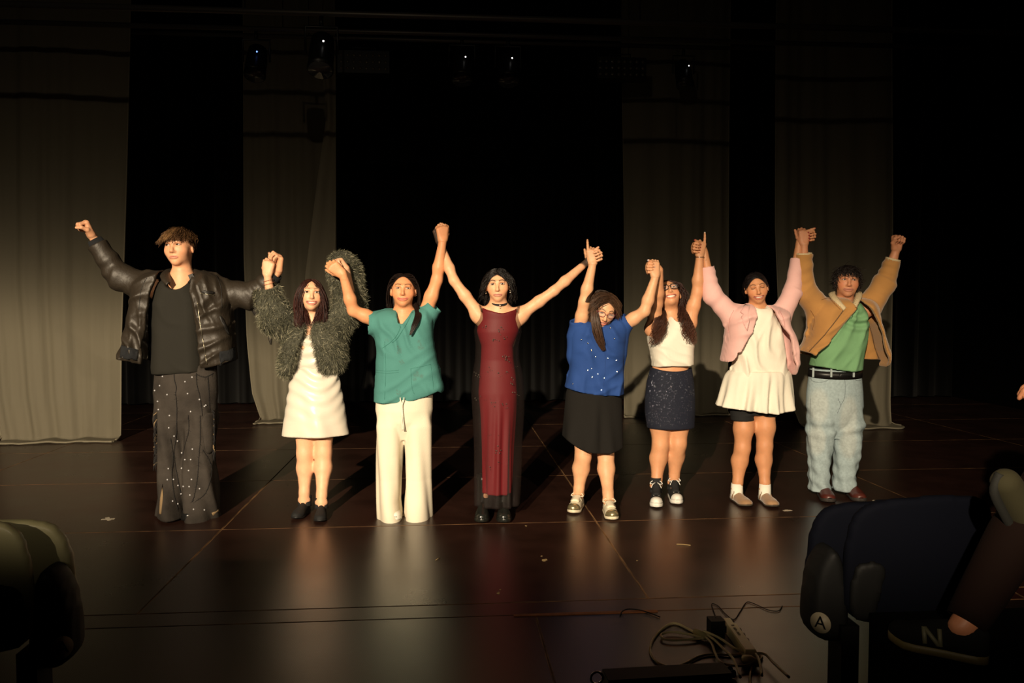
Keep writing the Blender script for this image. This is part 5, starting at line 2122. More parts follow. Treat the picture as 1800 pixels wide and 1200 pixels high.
# ------------------------------------------------------------------ woman in the blue T-shirt
def person_blue():
    p = Person(on_z(1042, 893), 'woman with glasses and long brown hair looking down, blue beaded T-shirt, black skirt', (.66, .41, .265), (.040, .020, .011))
    Y = p.Y0
    SL, SR = p.P(1018, 586, -.01), p.P(1090, 576, -.01)
    p.head(1061, 541, -.07, 1.02, yaw=12, pitch=-26, roll=13, smile=.8, teeth=.55, eyes=.35, neck_to=p.P(1053, 572, .015), neck_r=.048, brow=1.1, lip=(.48, .13, .10))
    HL, HR = p.P(1024, 700), p.P(1062, 700)
    p.torso(SL, SR, HL, HR, (.11, .08), (.09, .07), (.12, .085), bust=.6)
    EL, WL = p.P(1027, 530, -.09), on_y(1042, 464, Y - .13)
    ER, WR = p.P(1133, 547, -.10), on_y(1152, 486, Y - .12)
    p.arm(SL, EL, WL, .97)
    p.arm(SR, ER, WR, .97)
    p.hand(WL, V(-.05, -.05, 1), V(.15, 1, 0), 1, (35, 45, 30), .95, curls=[(8, 15, 10), (60, 65, 40), (62, 68, 40), (65, 70, 40)])
    p.hand(WR, V(-.16, -.05, 1), V(-.1, 1, 0), -1, (60, 70, 40), .95)
    FL, FR = p.foot(1026, 880, 1006, 905), p.foot(1059, 885, 1078, 917)
    p.leg(HL, p.P(1025, 802), FL[2], 1.0, FL[1], .8)
    p.leg(HR, p.P(1065, 800), FR[2], 1.0, FR[1], .8)
    p.scalp(lambda x, y, z: np.maximum(z - .066 + (np.abs(x) / .05) ** 1.5 * .030, np.where(y < .015, z + .03, -1)))
    p.build_body()
    rng = np.random.default_rng(8)
    parts = []
    roots = p.hair_roots(1100, rng, lambda q: q[2] > .064 - abs(q[0]) * .4 if q[1] > .02 else q[2] > -.02)
    sgn = np.sign(roots[:, 0] - .012)
    roots = roots[abs(roots[:, 0] - .012) > .002]
    sgn = np.sign(roots[:, 0] - .012)
    dirs = np.stack([sgn * 1.0, .05 + (roots[:, 1] < -.03) * -.3, -.5 - abs(roots[:, 0]) * 6], 1)
    p.hair_strands(roots, dirs, rng.uniform(.09, .125, len(roots)), 9, [.04] * 4 + [.14] * 5, rng, rad=.0021, wild=.04, mb=parts, build=False, push=1.04, colvar=.35, tipcol=(.06, .030, .016))
    for sg, n_ in ((-1, 160), (1, 90)):
        r2 = np.stack([sg * rng.uniform(.068, .080, n_), rng.uniform(-.03, .01, n_), rng.uniform(-.02, .03, n_)], 1)
        p.hair_strands(r2, np.tile([sg * .05, .0, -1], (n_, 1)), rng.uniform(.10, .18, n_), 12, .12, rng, rad=.0024, wild=.05, mb=parts, build=False, colvar=.35, tang=0)
    # the long fall of hair in front of one shoulder
    n = 300
    pth = [p.P(1050, 522, -.09), p.P(1046, 538, -.13), p.P(1046, 560, -.16), p.P(1050, 584, -.165), p.P(1056, 602, -.16), p.P(1061, 616, -.155)]
    wd = [.016, .022, .027, .030, .026, .010]
    pts = spline(pth, 4)
    ww = np.interp(np.linspace(0, 5, len(pts)), range(6), wd)
    for i in range(n):
        a, rr = rng.uniform(0, 6.28), math.sqrt(rng.uniform())
        ph = rng.uniform(0, 6.28)
        tt = np.linspace(0, 1, len(pts))
        o = np.stack([math.cos(a) * rr * ww + .006 * tt * np.sin(9 * tt + ph), math.sin(a) * rr * ww * .6, np.zeros(len(ww))], 1)
        e = len(pts) - rng.integers(0, 6)
        v, f = tube((pts + o)[:e], np.linspace(.0026, .0009, e), 3, cap=False)
        cc = p.haircol * rng.uniform(.6, 2.0)
        parts.append((v, np.array(f), np.tile(cc, (len(v), 1))))
    p.hair_join(parts)
    lens = mat('lens_glass', (.9, .9, .9), rough=.03, spec=.6)
    lens.node_tree.nodes['Principled BSDF'].inputs['Alpha'].default_value = .12
    p.glasses(mat('pink_metal_frame', (.30, .06, .07), rough=.3, metal=.5), lens, .024, .016, .0013)
    blue = mat('blue_cotton', (.017, .052, .20), rough=.85, spec=.2, bump=.08, bscale=110, var=.05)
    d = wsum(wrinkle(.010, 52, 6, .4), wrinkle(.007, 36, 44, 1.7), wrinkle(.005, 30, -70, 3.0))
    t = p.top('t_shirt', blue, [(1046, 562), (1024, 566), (1004, 580), (1003, 620), (1001, 650), (990, 685), (986, 705), (1030, 712), (1096, 712), (1097, 680), (1094, 640), (1095, 605), (1098, 580), (1092, 562), (1070, 558)], .125, .115, .10,
              [(p.P(1022, 592, 0), p.P(1017, 562, -.03), .075, .062, dict(k=.05, ring=.002)), (p.P(1080, 578, 0), p.P(1105, 563, -.04), .070, .056, dict(k=.05, ring=.002))],
              [([(1046, 545), (1075, 545), (1074, 566), (1060, 572), (1048, 566)], -.4, .03), ([(975, 675), (992, 680), (1022, 688), (1050, 692), (1092, 693), (1110, 690), (1110, 730), (975, 730)], -.5, .5)], disp=d, h=.0066, add=lambda F: (F.cone(SL + V(-.005, 0, -.03), p.P(1012, 625), .062, .06, .05), F.cone(SR + V(0, 0, -.03), p.P(1086, 620), .06, .06, .05)))
    tr = bvh(t)
    raw = [(250, 788), (293, 813), (315, 860), (318, 866), (348, 908), (433, 918), (491, 932), (293, 1003), (363, 1029), (407, 1058), (497, 1014), (389, 1140), (189, 1098), (323, 1050), (450, 706), (320, 990), (480, 780)]
    gems(p, 'beads', hits(tr, [(960 + x / 4, 400 + y / 4) for x, y in raw], .003), .0048, mat('gold_bead', (.85, .75, .55), rough=.12, metal=1.0), t)
    seam(tr, [(1062, 600), (1064, 640), (1060, 688)], .001, mat('blue_fold', (.012, .04, .17), rough=.9), t)
    skm = mat('black_skirt_cloth', (.010, .009, .008), rough=.9, spec=.15, bump=.1, bscale=80)
    zt, zb = p.P(1042, 690)[2], p.P(1042, 790)[2]
    p.spined('skirt', skm, [([(672, 1000, 1090, .105), (690, 995, 1092, .115), (720, 992, 1094, .125), (760, 988, 1095, .14), (800, 985, 1096, .15)], fold_fn(6, .012, zt, zb, 1.1, 9, .5))],
             cuts=[([(970, 755), (985, 763), (1000, 775), (1018, 786), (1040, 791), (1070, 791), (1095, 783), (1115, 775), (1115, 830), (970, 830)], -.5, .5)])
    gold = mat('gold_leather', (.42, .36, .20), rough=.28, metal=.75)
    cream = mat('cream_leather', (.72, .66, .50), rough=.5)
    sole = mat('cream_sole', (.66, .58, .42), rough=.6)
    for q in (FL, FR):
        p.shoe('sneaker', q[0], q[1], cream, sole, .044, .026, .062, toecap=gold, laces=cream)
    d_ = nrm(EL - WL)
    return p


PEOPLE.append(person_blue)
# ------------------------------------------------------------------ woman with the white crop top
def person_crop():
    p = Person(on_z(1166, 880), 'laughing woman with black glasses and curly hair, white crop top, sparkly navy skirt', (.62, .35, .21), (.022, .010, .008))
    Y = p.Y0
    SL, SR = p.P(1147, 577), p.P(1211, 567)
    p.head(1174, 517, .02, 1.02, yaw=6, pitch=30, roll=-10, smile=1.0, teeth=1.2, eyes=.7, neck_to=p.P(1180, 566, .01), neck_r=.052, brow=1.1, lip=(.52, .17, .12), jaw=1.06)
    HL, HR = p.P(1160, 690), p.P(1196, 690)
    p.torso(SL, SR, HL, HR, (.118, .085), (.115, .082), (.125, .09), bust=.75)
    EL, WL = p.P(1155, 533, -.11), on_y(1159, 474, 5.205)
    ER, WR = p.P(1226, 513, -.03), on_y(1230, 450, Y - .06)
    p.arm(SL, EL, WL, 1.02)
    p.arm(SR, ER, WR, 1.02)
    p.hand(WL, V(-1, -.05, .12), V(0, -1, 0), 1, (78, 80, 38), .95, nails=(.5, .45, .5))
    p.hand(WR, V(.05, -.05, 1), V(-.1, 1, 0), -1, (60, 70, 40), .95, curls=[(4, 5, 4), (60, 70, 40), (60, 70, 40), (62, 70, 40)], nails=(.75, .62, .5))
    FL, FR = p.foot(1152, 868, 1154, 895), p.foot(1172, 860, 1192, 889)
    p.leg(HL, p.P(1161, 784), FL[2] + V(0, 0, .03), 1.06, FL[1], .8)
    p.leg(HR, p.P(1192, 781), FR[2] + V(0, 0, .03), 1.06, FR[1], .8)
    p.scalp(lambda x, y, z: np.maximum(z - .066 + (np.abs(x) / .05) ** 1.5 * .030, np.where(y < .015, z + .03, -1)))
    p.build_body()
    rng = np.random.default_rng(9)
    parts = []
    roots = p.hair_roots(800, rng, lambda q: q[2] > .064 - abs(q[0]) * .4 if q[1] > .02 else q[2] > -.02)
    dirs = np.stack([np.sign(roots[:, 0]) * 1.0, -.5 + roots[:, 0] * 0, -.6 - abs(roots[:, 0]) * 6], 1)
    p.hair_strands(roots, dirs, rng.uniform(.15, .24, len(roots)), 10, [.08] * 4 + [.25] * 6, rng, rad=.0024, wild=.1, curl=.006, cfreq=2, mb=parts, build=False, push=1.05, colvar=.4)
    # two curly lengths over the shoulders
    for (pth, wd, n) in (([(1163, 540, .02), (1162, 553, -.08), (1160, 570, -.14), (1156, 590, -.15), (1150, 606, -.145)], [.02, .034, .048, .050, .034], 210),
                         ([(1196, 536, .03), (1200, 550, -.04), (1205, 568, -.11), (1211, 588, -.13), (1215, 606, -.12)], [.02, .036, .048, .052, .036], 230)):
        pts = spline([p.P(*q) for q in pth], 6)
        tt = np.linspace(0, 1, len(pts))
        ww = np.interp(tt * 4, range(5), wd)
        for i in range(n):
            a, rr, ph = rng.uniform(0, 6.28), math.sqrt(rng.uniform()), rng.uniform(0, 6.28)
            fr = rng.uniform(22, 34)
            cu = .011 * np.minimum(1, tt * 2)
            o = np.stack([math.cos(a) * rr * ww + cu * np.sin(fr * tt + ph), math.sin(a) * rr * ww * .6 + cu * np.cos(fr * tt + ph), np.zeros(len(ww))], 1)
            e = len(pts) - rng.integers(0, 9)
            v, f = tube((pts + o)[:e], np.linspace(.0019, .0007, e), 3, cap=False)
            cc = (p.haircol * (1 - tt[:e, None]) + V(.085, .032, .018) * tt[:e, None]) * rng.uniform(.6, 1.8)
            parts.append((v, np.array(f), np.repeat(cc, 3, 0)))
    p.hair_join(parts)
    lens = mat('lens_glass', (.9, .9, .9), rough=.03, spec=.6)
    lens.node_tree.nodes['Principled BSDF'].inputs['Alpha'].default_value = .10
    p.glasses(mat('black_acetate', (.010, .008, .008), rough=.2), lens, .025, .019, .0024)
    wt = mat('white_rib_knit', (.70, .655, .56), rough=.85, spec=.2, wave=(55, 'X', .3), bump=.12)
    d = wsum(wrinkle(.003, 24, 60, 1.0), wrinkle(.003, 30, 70, 2.4))
    t = p.top('crop_top', wt, [(1172, 553), (1166, 568), (1158, 584), (1146, 592), (1136, 586), (1141, 612), (1146, 635), (1145, 655), (1180, 658), (1219, 656), (1217, 630), (1219, 600), (1212, 586), (1204, 572), (1199, 556), (1190, 553)], .135, .10, .09, (),
              [([(1174, 540), (1197, 540), (1194, 562), (1186, 566), (1178, 562)], -.4, .05), ([(1120, 643), (1150, 644), (1165, 641), (1190, 642), (1218, 640), (1235, 640), (1235, 680), (1120, 680)], -.5, .5)], disp=d, h=.0066)
    navy = mat('navy_glitter_knit', (.0075, .0095, .020), rough=.8, spec=.3, bump=.15, bscale=150)
    s = p.spined('skirt', navy, [([(644, 1144, 1215, .112), (652, 1142, 1216, .116), (672, 1137, 1219, .124), (700, 1134, 1221, .130), (725, 1134, 1221, .128), (752, 1138, 1220, .122)], None)],
                 cuts=[([(1120, 751), (1180, 753), (1240, 749), (1240, 780), (1120, 780)], -.5, .5), ([(1120, 630), (1145, 647), (1180, 652), (1215, 647), (1240, 630)], -.5, .5)])
    tr = bvh(s)
    rg = np.random.default_rng(10)
    gems(p, 'glitter', hits(tr, [(rg.uniform(1134, 1222), rg.uniform(652, 750)) for _ in range(430)], .0012), .0015, mat('glitter', (.75, .8, .9), rough=.15, metal=1.0), s)
    c = p.P(1183, 562, -.055)
    b = MB()
    b.ball(c + V(0, -.012, 0), .006)
    b.ball(c + V(-.008, -.012, .004), .004)
    b.ball(c + V(.008, -.012, .004), .004)
    b.build('necklace', M_METAL, p.root)
    d_ = nrm(ER - WR)
    p.ring_band('bracelet', WR + d_ * .005, d_, .030, .003, M_METAL)
    b = MB()
    dL = nrm(EL - WL)
    for k in range(5):
        b.ball(p.P(1131 + k * 3.5, 482 + (k % 3) * 3, -.18), .004, (1, 1, 1), 6, 4)
    blk = mat('black_canvas', (.012, .012, .013), rough=.85, bump=.1, bscale=200)
    wr = mat('white_rubber', (.74, .72, .66), rough=.5)
    lc = mat('white_lace', (.76, .74, .68), rough=.8)
    for q in (FL, FR):
        p.shoe('high_top_sneaker', q[0], q[1], blk, wr, .043, .034, .060, toecap=wr, laces=lc, hi=.055)
        a = q[2]
        v, f = tube([a + V(0, 0, .0), a + V(0, 0, .05), a + V(0, 0, .085)], V(.041, .040, .0395), 20, cap=False)
        o = obj('sock', v, f, blk, p.root)
        o.modifiers.new('thick', 'SOLIDIFY').thickness = .003
    return p


PEOPLE.append(person_crop)
# ------------------------------------------------------------------ woman in the pink blazer
def person_pink():
    p = Person(on_z(1320, 880), 'smiling woman in a pink blazer over a white tiered mini dress, eyes lowered', (.58, .31, .175), (.008, .006, .006))
    Y = p.Y0
    SL, SR = p.P(1288, 556), p.P(1373, 556)
    p.head(1329, 504, -.01, .98, yaw=8, pitch=-6, roll=-9, smile=1.0, teeth=.75, eyes=-.3, neck_to=p.P(1331, 547, .012), neck_r=.047, brow=.95, lip=(.46, .14, .10))
    HL, HR = p.P(1310, 700), p.P(1346, 700)
    p.torso(SL, SR, HL, HR, (.105, .08), (.085, .065), (.11, .08), bust=.5)
    EL, WL = p.P(1250, 516, .0), on_y(1238, 440, 5.412)
    ER, WR = p.P(1394, 512, .03), on_y(1406, 419, 5.445)
    p.arm(SL, EL, WL, .93)
    p.arm(SR, ER, WR, .93)
    p.hand(WL, V(-1, -.05, .2), V(0, -1, 0), 1, (78, 80, 38), .95, nails=(.28, .012, .02))
    p.hand(WR, V(1, -.05, .2), V(0, -1, 0), -1, (78, 80, 38), .95, nails=(.28, .012, .02))
    FL, FR = p.foot(1279, 871, 1316, 893), p.foot(1331, 872, 1362, 894)
    p.leg(HL, p.P(1305, 788), FL[2], 1.0, FL[1], .8)
    p.leg(HR, p.P(1344, 785), FR[2], 1.0, FR[1], .8)
    p.scalp(lambda x, y, z: np.maximum(z - .064 + (np.abs(x) / .05) ** 2 * .036, np.where(y < .015, z + .02, -1)))
    p.build_body()
    rng = np.random.default_rng(11)
    parts = []
    roots = p.hair_roots(1000, rng, lambda q: q[2] > .061 - (q[0] / .05) ** 2 * .036 if q[1] > .02 else q[2] > -.02)
    roots = roots[abs(roots[:, 0]) > .0015]
    dirs = np.stack([np.sign(roots[:, 0]) * .6, -.8 + roots[:, 0] * 0, -.1 - abs(roots[:, 0]) * 5], 1)
    p.hair_strands(roots, dirs, rng.uniform(.07, .12, len(roots)), 8, .17, rng, rad=.0021, wild=.04, mb=parts, build=False, push=1.03, colvar=.4, local_grav=(0, -.5, -.9))
    # low bun
    n = 160
    for i in range(n):
        a0, r0, z_ = rng.uniform(0, 6.28), rng.uniform(.018, .034), rng.normal() * .012
        th = np.linspace(a0, a0 + 3.5, 12)
        pts = np.array([p.hp(r0 * math.cos(q), -.115 + z_, .0 + r0 * math.sin(q)) for q in th])
        v, f = tube(pts, .0024, 3, cap=False)
        parts.append((v, np.array(f), np.tile(p.haircol * rng.uniform(.6, 1.8), (len(v), 1))))
    p.hair_join(parts)
    wt = mat('white_linen', (.76, .71, .60), rough=.85, spec=.2, bump=.12, bscale=70, stretch=(1, 1, .5))
    up = p.top('dress_bodice', wt, [(1319, 535), (1309, 555), (1299, 585), (1292, 620), (1283, 655), (1279, 675), (1330, 682), (1386, 675), (1382, 650), (1376, 610), (1371, 580), (1362, 555), (1347, 533)], .122, .10, .09, (),
               [([(1318, 525), (1346, 525), (1343, 541), (1332, 543), (1322, 541)], -.4, .05), ([(1250, 659), (1330, 663), (1410, 656), (1410, 700), (1250, 700)], -.5, .5)], disp=wsum(wrinkle(.009, 50, 8, 1.0), wrinkle(.005, 80, -14, 2.0)))
    zt, zb = p.P(1330, 656)[2], p.P(1330, 720)[2]
    sk = p.spined('dress_tier', wt, [([(651, 1282, 1385, .142), (658, 1277, 1388, .155), (666, 1274, 1389, .160), (690, 1267, 1391, .165), (712, 1260, 1393, .178), (726, 1257, 1395, .185)], fold_fn(10, .015, zt + .05, zb, .4, 17, .7))],
                  cuts=[([(1240, 711), (1258, 713), (1300, 717), (1330, 721), (1350, 723), (1393, 717), (1410, 714), (1410, 750), (1240, 750)], -.5, .5)])
    blk = mat('black_jersey_shorts', (.008, .008, .008), rough=.85)
    p.spined('bike_shorts', blk, [([(690, 1284, 1368, .10), (715, 1283, 1367, .10), (728, 1286, 1364, .088)], None), ([(705, 1284, 1326, .085), (739, 1286, 1325, .076)], None), ([(705, 1330, 1367, .08), (731, 1331, 1365, .075)], None)], k=.02)
    pink = mat('pink_suiting', (.72, .43, .40), rough=.8, spec=.2, sheen=.15, bump=.08, bscale=90)
    d = wsum(wrinkle(.009, 44, 14, .4), wrinkle(.007, 36, -54, 2.0))
    sl = [(SL + V(.012, 0, -.015), EL, .076, .062, dict(k=.06, hollow=0, ring=.003, freq=70)), (EL, EL + (WL - EL) * .62, .061, .050, dict(k=.04, ring=.003, seed=2)),
          (SR + V(-.012, 0, -.015), ER, .076, .060, dict(k=.06, hollow=0, ring=.003, freq=70, seed=1)), (ER, ER + (WR - ER) * .62, .058, .046, dict(k=.04, ring=.003, seed=3))]
    j = p.top('blazer', pink, [(1314, 533), (1290, 540), (1276, 556), (1276, 590), (1271, 615), (1266, 640), (1284, 652), (1300, 654), (1340, 652), (1382, 650), (1394, 664), (1400, 640), (1399, 612), (1393, 588), (1382, 566), (1384, 548), (1350, 533)], .155, .13, .085, sl,
              [([(1319, 515), (1345, 515), (1346, 538), (1352, 556), (1362, 574), (1377, 592), (1380, 620), (1386, 640), (1392, 680), (1282, 680), (1285, 625), (1299, 598), (1313, 574), (1318, 545)], -.5, .02),
               ([(1250, 630), (1268, 634), (1284, 640), (1330, 642), (1378, 640), (1386, 650), (1410, 655), (1410, 700), (1250, 700)], .02, .5), ([(1255, 632), (1272, 636), (1280, 630), (1287, 612), (1300, 640), (1300, 680), (1255, 680)], -.5, .5),
               ([(1320, 500), (1344, 500), (1342, 548), (1322, 548)], -.5, .1)], shell=.025, disp=d, h=.0072)
    tr = bvh(j)
    patch('lapel', pink, tr, [(1318, 538), (1309, 536), (1301, 549), (1307, 553), (1303, 558), (1308, 572), (1313, 582), (1317, 562)], j, .007, .006, 3, it=0)
    patch('lapel', pink, tr, [(1345, 536), (1352, 538), (1357, 548), (1354, 552), (1361, 557), (1363, 575), (1353, 557), (1346, 544)], j, .007, .006, 3, it=0)
    seam(tr, [(1290, 545), (1283, 560), (1280, 585)], .0014, mat('pink_seam', (.45, .2, .19), rough=.9), j, 'armhole_seam')
    seam(tr, [(1370, 545), (1377, 560), (1380, 575)], .0014, mat('pink_seam', (.45, .2, .19), rough=.9), j, 'armhole_seam')
    tan_ = mat('tan_suede', (.33, .19, .095), rough=.9, sheen=.3, var=.1, vscale=20)
    cork = mat('dark_sole', (.05, .038, .026), rough=.7)
    wsk = mat('white_sock', (.78, .74, .64), rough=.9)
    for hp_, tp_, a in (FL, FR):
        sh = p.shoe('clog', hp_, tp_, tan_, cork, .046, .014, .056, blunt=1.05)
        u = nrm(tp_ - hp_)
        sd = V(-u[1], u[0], 0)
        c = hp_ + u * .085
        pts = [c + sd * math.cos(q) * .044 + V(0, 0, .022 + .058 * math.sin(q)) for q in np.linspace(0, math.pi, 12)]
        b = MB().tube(pts, .0045, 6)
        b.build('strap', mat('clog_strap', (.16, .08, .035), rough=.8), sh)
        MB().box((-.006, -.004, -.008), (.006, .004, .008), M=lambda v: v + pts[8] + V(0, -.004, .003)).build('buckle', M_METAL, sh, smooth=False)
        v, f = tube([a + V(0, 0, -.075), a + V(0, 0, -.03), a + V(0, 0, .035)], V(.044, .042, .039), 20, cap=False)
        o = obj('sock', v, f, wsk, p.root)
        o.modifiers.new('thick', 'SOLIDIFY').thickness = .003
    b = MB().ball(p.hp(.079, .0, -.036), .004)
    b.build('earring', M_METAL, p.root)
    return p


PEOPLE.append(person_pink)
# ------------------------------------------------------------------ man in the tan jacket
def person_tan():
    p = Person(on_z(1468, 872), 'dark-haired man in a tan corduroy jacket, green polo shirt and light jeans, fist raised', (.58, .30, .185), (.010, .007, .006))
    Y = p.Y0
    SL, SR = p.P(1443, 546), p.P(1527, 540)
    p.head(1489, 493, -.01, 1.02, yaw=9, pitch=2, roll=3, smile=.65, teeth=.25, eyes=.8, gaze=.6, neck_to=p.P(1483, 540, .015), neck_r=.055, brow=1.4, lip=(.50, .18, .13), jaw=1.05, blush=.5, female=False)
    HL, HR = p.P(1446, 690), p.P(1490, 690)
    p.torso(SL, SR, HL, HR, (.13, .09), (.105, .075), (.115, .085))
    EL, WL = p.P(1411, 508, -.02), on_y(1413, 430, Y - .06)
    ER, WR = p.P(1556, 496, -.02), p.P(1575, 440, -.06)
    p.arm(SL, EL, WL, 1.05)
    p.arm(SR, ER, WR, 1.05)
    p.hand(WL, V(.02, -.05, 1), V(.1, 1, 0), 1, (60, 70, 40), 1.0)
    p.hand(WR, V(.05, -.1, 1), V(-.05, -1, 0), -1, (85, 95, 45), 1.05, tdir=(.85, -.05, .55), tcurl=55)
    FL, FR = p.foot(1434, 859, 1459, 886, .28), p.foot(1480, 858, 1514, 885, .28)
    p.leg(HL, p.P(1442, 785), FL[2], .76, FL[1], 1.0)
    p.leg(HR, p.P(1490, 785), FR[2] + V(-.02, -.02, 0), .76, FR[1], 1.0)
    p.scalp(lambda x, y, z: np.maximum(z - .060, np.where(y < .015, z - .0, -1)))
    p.ops.append(('ell', p.hp(0, .07, -.075), V(.055, .05, .04), p.HA, V(.30, .15, .095), .35))
    p.build_body()
    rng = np.random.default_rng(12)
    parts = []
    roots = p.hair_roots(1400, rng, lambda q: q[2] > .054 if q[1] > .03 else q[2] > -.02)
    dirs = np.stack([roots[:, 0] * 12 + .1, .3 + roots[:, 1] * 7, -.05 + (roots[:, 2] < .05) * -.6], 1)
    dirs += rng.normal(size=dirs.shape) * .3
    p.hair_strands(roots, dirs, rng.uniform(.045, .075, len(roots)), 7, .13, rng, rad=.0021, wild=.14, curl=.004, cfreq=1.0, mb=parts, build=False, push=1.08, tang=.75, colvar=.5)
    roots = p.hair_roots(160, rng, lambda q: q[2] > .06 and q[1] > .025 and q[0] < .03)
    dirs = np.stack([roots[:, 0] * 8 - .1, np.ones(len(roots)), .1 + roots[:, 0] * 0], 1)
    p.hair_strands(roots, dirs, rng.uniform(.03, .055, len(roots)), 10, [.1, .15, .2, .25], rng, rad=.0024, wild=.25, curl=.004, mb=parts, build=False, push=1.08, colvar=.5)
    p.hair_join(parts)
    green = mat('green_pique', (.165, .335, .165), rough=.85, spec=.2, bump=.1, bscale=160)

    def cow(X, Yv, Z):
        c = p.P(1492, 556)
        r = np.sqrt((X - c[0]) ** 2 * .7 + (Z - c[2] - .06) ** 2)
        return -.010 * np.sin(95 * r) * np.exp(-((r - .10) / .07) ** 2)
    po = p.top('polo_shirt', green, [(1470, 524), (1455, 538), (1444, 570), (1433, 610), (1425, 640), (1423, 668), (1468, 672), (1511, 668), (1512, 630), (1519, 600), (1522, 565), (1514, 538), (1500, 524)], .150, .12, .10, (),
               [([(1472, 510), (1500, 510), (1498, 530), (1491, 537), (1480, 534)], -.4, .05), ([(1400, 642), (1430, 642), (1460, 648), (1487, 651), (1530, 645), (1530, 690), (1400, 690)], -.5, .5)], disp=wsum(cow, wrinkle(.008, 44, 22, 1.0), wrinkle(.006, 70, -30, 2)))
    tr = bvh(po)
    dk = mat('navy_collar', (.012, .017, .022), rough=.85)
    patch('collar', dk, tr, [(1476, 532), (1484, 536), (1491, 542), (1486, 546), (1480, 541)], po, .012, .006, 3)
    patch('collar', dk, tr, [(1499, 530), (1502, 534), (1500, 543), (1495, 538)], po, .012, .006, 3)
    patch('placket', green, tr, [(1490, 540), (1498, 538), (1499, 556), (1495, 560), (1491, 552)], po, .006, .004, 3)
    seam(tr, [(1497, 538), (1497, 548), (1494, 559)], .0015, dk, po, 'placket_edge')
    cor = mat('tan_corduroy', (.40, .20, .062), rough=.9, spec=.15, sheen=.3, wave=(110, 'X', 1.0), bump=.06, var=.06)
    fle = mat('cream_fleece', (.62, .50, .30), rough=.95, bump=.8, bscale=120)
    d = wsum(wrinkle(.010, 40, 16, .4), wrinkle(.008, 34, -56, 2.2))
    cL, cR = EL + (WL - EL) * .80, ER + (WR - ER) * .72
    sl = [(SL + V(.012, 0, -.02), EL, .094, .078, dict(k=.07, hollow=0, ring=.004, freq=60)), (EL, cL, .075, .060, dict(k=.05, ring=.004, seed=2)),
          (SR + V(-.012, 0, -.02), ER, .090, .072, dict(k=.07, hollow=0, ring=.004, freq=60, seed=1)), (ER, cR, .070, .054, dict(k=.05, ring=.004, seed=3))]
    j = p.top('jacket', cor, [(1470, 522), (1440, 528), (1424, 555), (1420, 590), (1409, 612), (1404, 624), (1418, 636), (1450, 640), (1520, 646), (1544, 648), (1556, 640), (1559, 622), (1549, 592), (1538, 560), (1533, 532), (1505, 520)], .175, .14, .085, sl,
              [([(1476, 505), (1499, 505), (1501, 530), (1508, 540), (1520, 556), (1528, 575), (1532, 590), (1536, 612), (1546, 634), (1550, 660), (1405, 660), (1417, 622), (1436, 602), (1455, 580), (1479, 549), (1485, 538)], -.5, .02),
               ([(1395, 616), (1412, 619), (1420, 624), (1470, 632), (1530, 632), (1548, 634), (1570, 628), (1570, 680), (1395, 680)], .02, .5), ([(1395, 614), (1409, 616), (1417, 622), (1430, 640), (1430, 680), (1395, 680)], -.5, .5), ([(1476, 490), (1500, 490), (1498, 545), (1480, 545)], -.5, .1)], shell=.026, disp=d, h=.0072)
    tr = bvh(j)
    strip('fleece_collar', fle, [p.P(1470, 513, .09), p.P(1467, 516, .03), p.P(1470, 522, -.05), p.P(1477, 530, -.11), p.P(1486, 541, -.155)],
          [p.P(1466, 514, .11), p.P(1457, 517, .04), p.P(1461, 525, -.07), p.P(1471, 534, -.14), p.P(1483, 546, -.175)], j, .014, bulge=.012)
    strip('fleece_collar', fle, [p.P(1500, 513, .09), p.P(1504, 515, .03), p.P(1504, 521, -.05), p.P(1501, 529, -.11), p.P(1499, 539, -.155)],
          [p.P(1504, 513, .11), p.P(1513, 514, .04), p.P(1514, 522, -.07), p.P(1509, 532, -.14), p.P(1503, 545, -.175)], j, .014, bulge=.012)
    zp = mat('zip_tape', (.10, .055, .025), rough=.6)
    seam(tr, [(1483, 544), (1470, 562), (1450, 588), (1420, 621)], .0030, zp, j, 'front_zip', .003)
    seam(tr, [(1504, 540), (1522, 558), (1533, 585), (1538, 610), (1546, 630)], .0030, zp, j, 'front_zip', .003)
    dks = mat('tan_seam', (.16, .065, .015), rough=.9)
    seam(tr, [(1444, 527), (1456, 524), (1466, 533), (1477, 544)], .0016, dks, j, 'yoke_seam')
    seam(tr, [(1425, 545), (1432, 560), (1428, 580)], .0016, dks, j, 'armhole_seam')
    for c, dd, r in ((cL, WL - EL, .058), (cR, WR - ER, .053)):
        v, f = tube([c - nrm(dd) * .015, c + nrm(dd) * .006], V(r - .004, r - .001), 24, cap=False)
        o = obj('cuff_lining', v, f, fle, j)
        o.modifiers.new('thick', 'SOLIDIFY').thickness = .007
    # jeans
    den = mat('light_denim', (.3, .4, .45), rough=.85, spec=.2, attr=True, var=.12, vscale=60, bump=.18, bscale=120)
    base = V(.32, .40, .42)
    fade = lambda x, y, r: ('ell', p.P(x, y, -.11), V(r * 1.1, .2, r * 2.3), np.eye(3), V(.48, .50, .46), .45)
    fold = lambda ph, a: (lambda th, Z, X, Yv: .0035 * np.sin(6 * th + ph + 22 * Z) + a * np.clip((.45 - Z) / .4, 0, 1) * np.sin(70 * Z + 3 * np.sin(th + ph)) + .011 * np.exp(-((Z - .50) / .06) ** 2) * np.sin(55 * Z + 2 * np.cos(th + ph)))
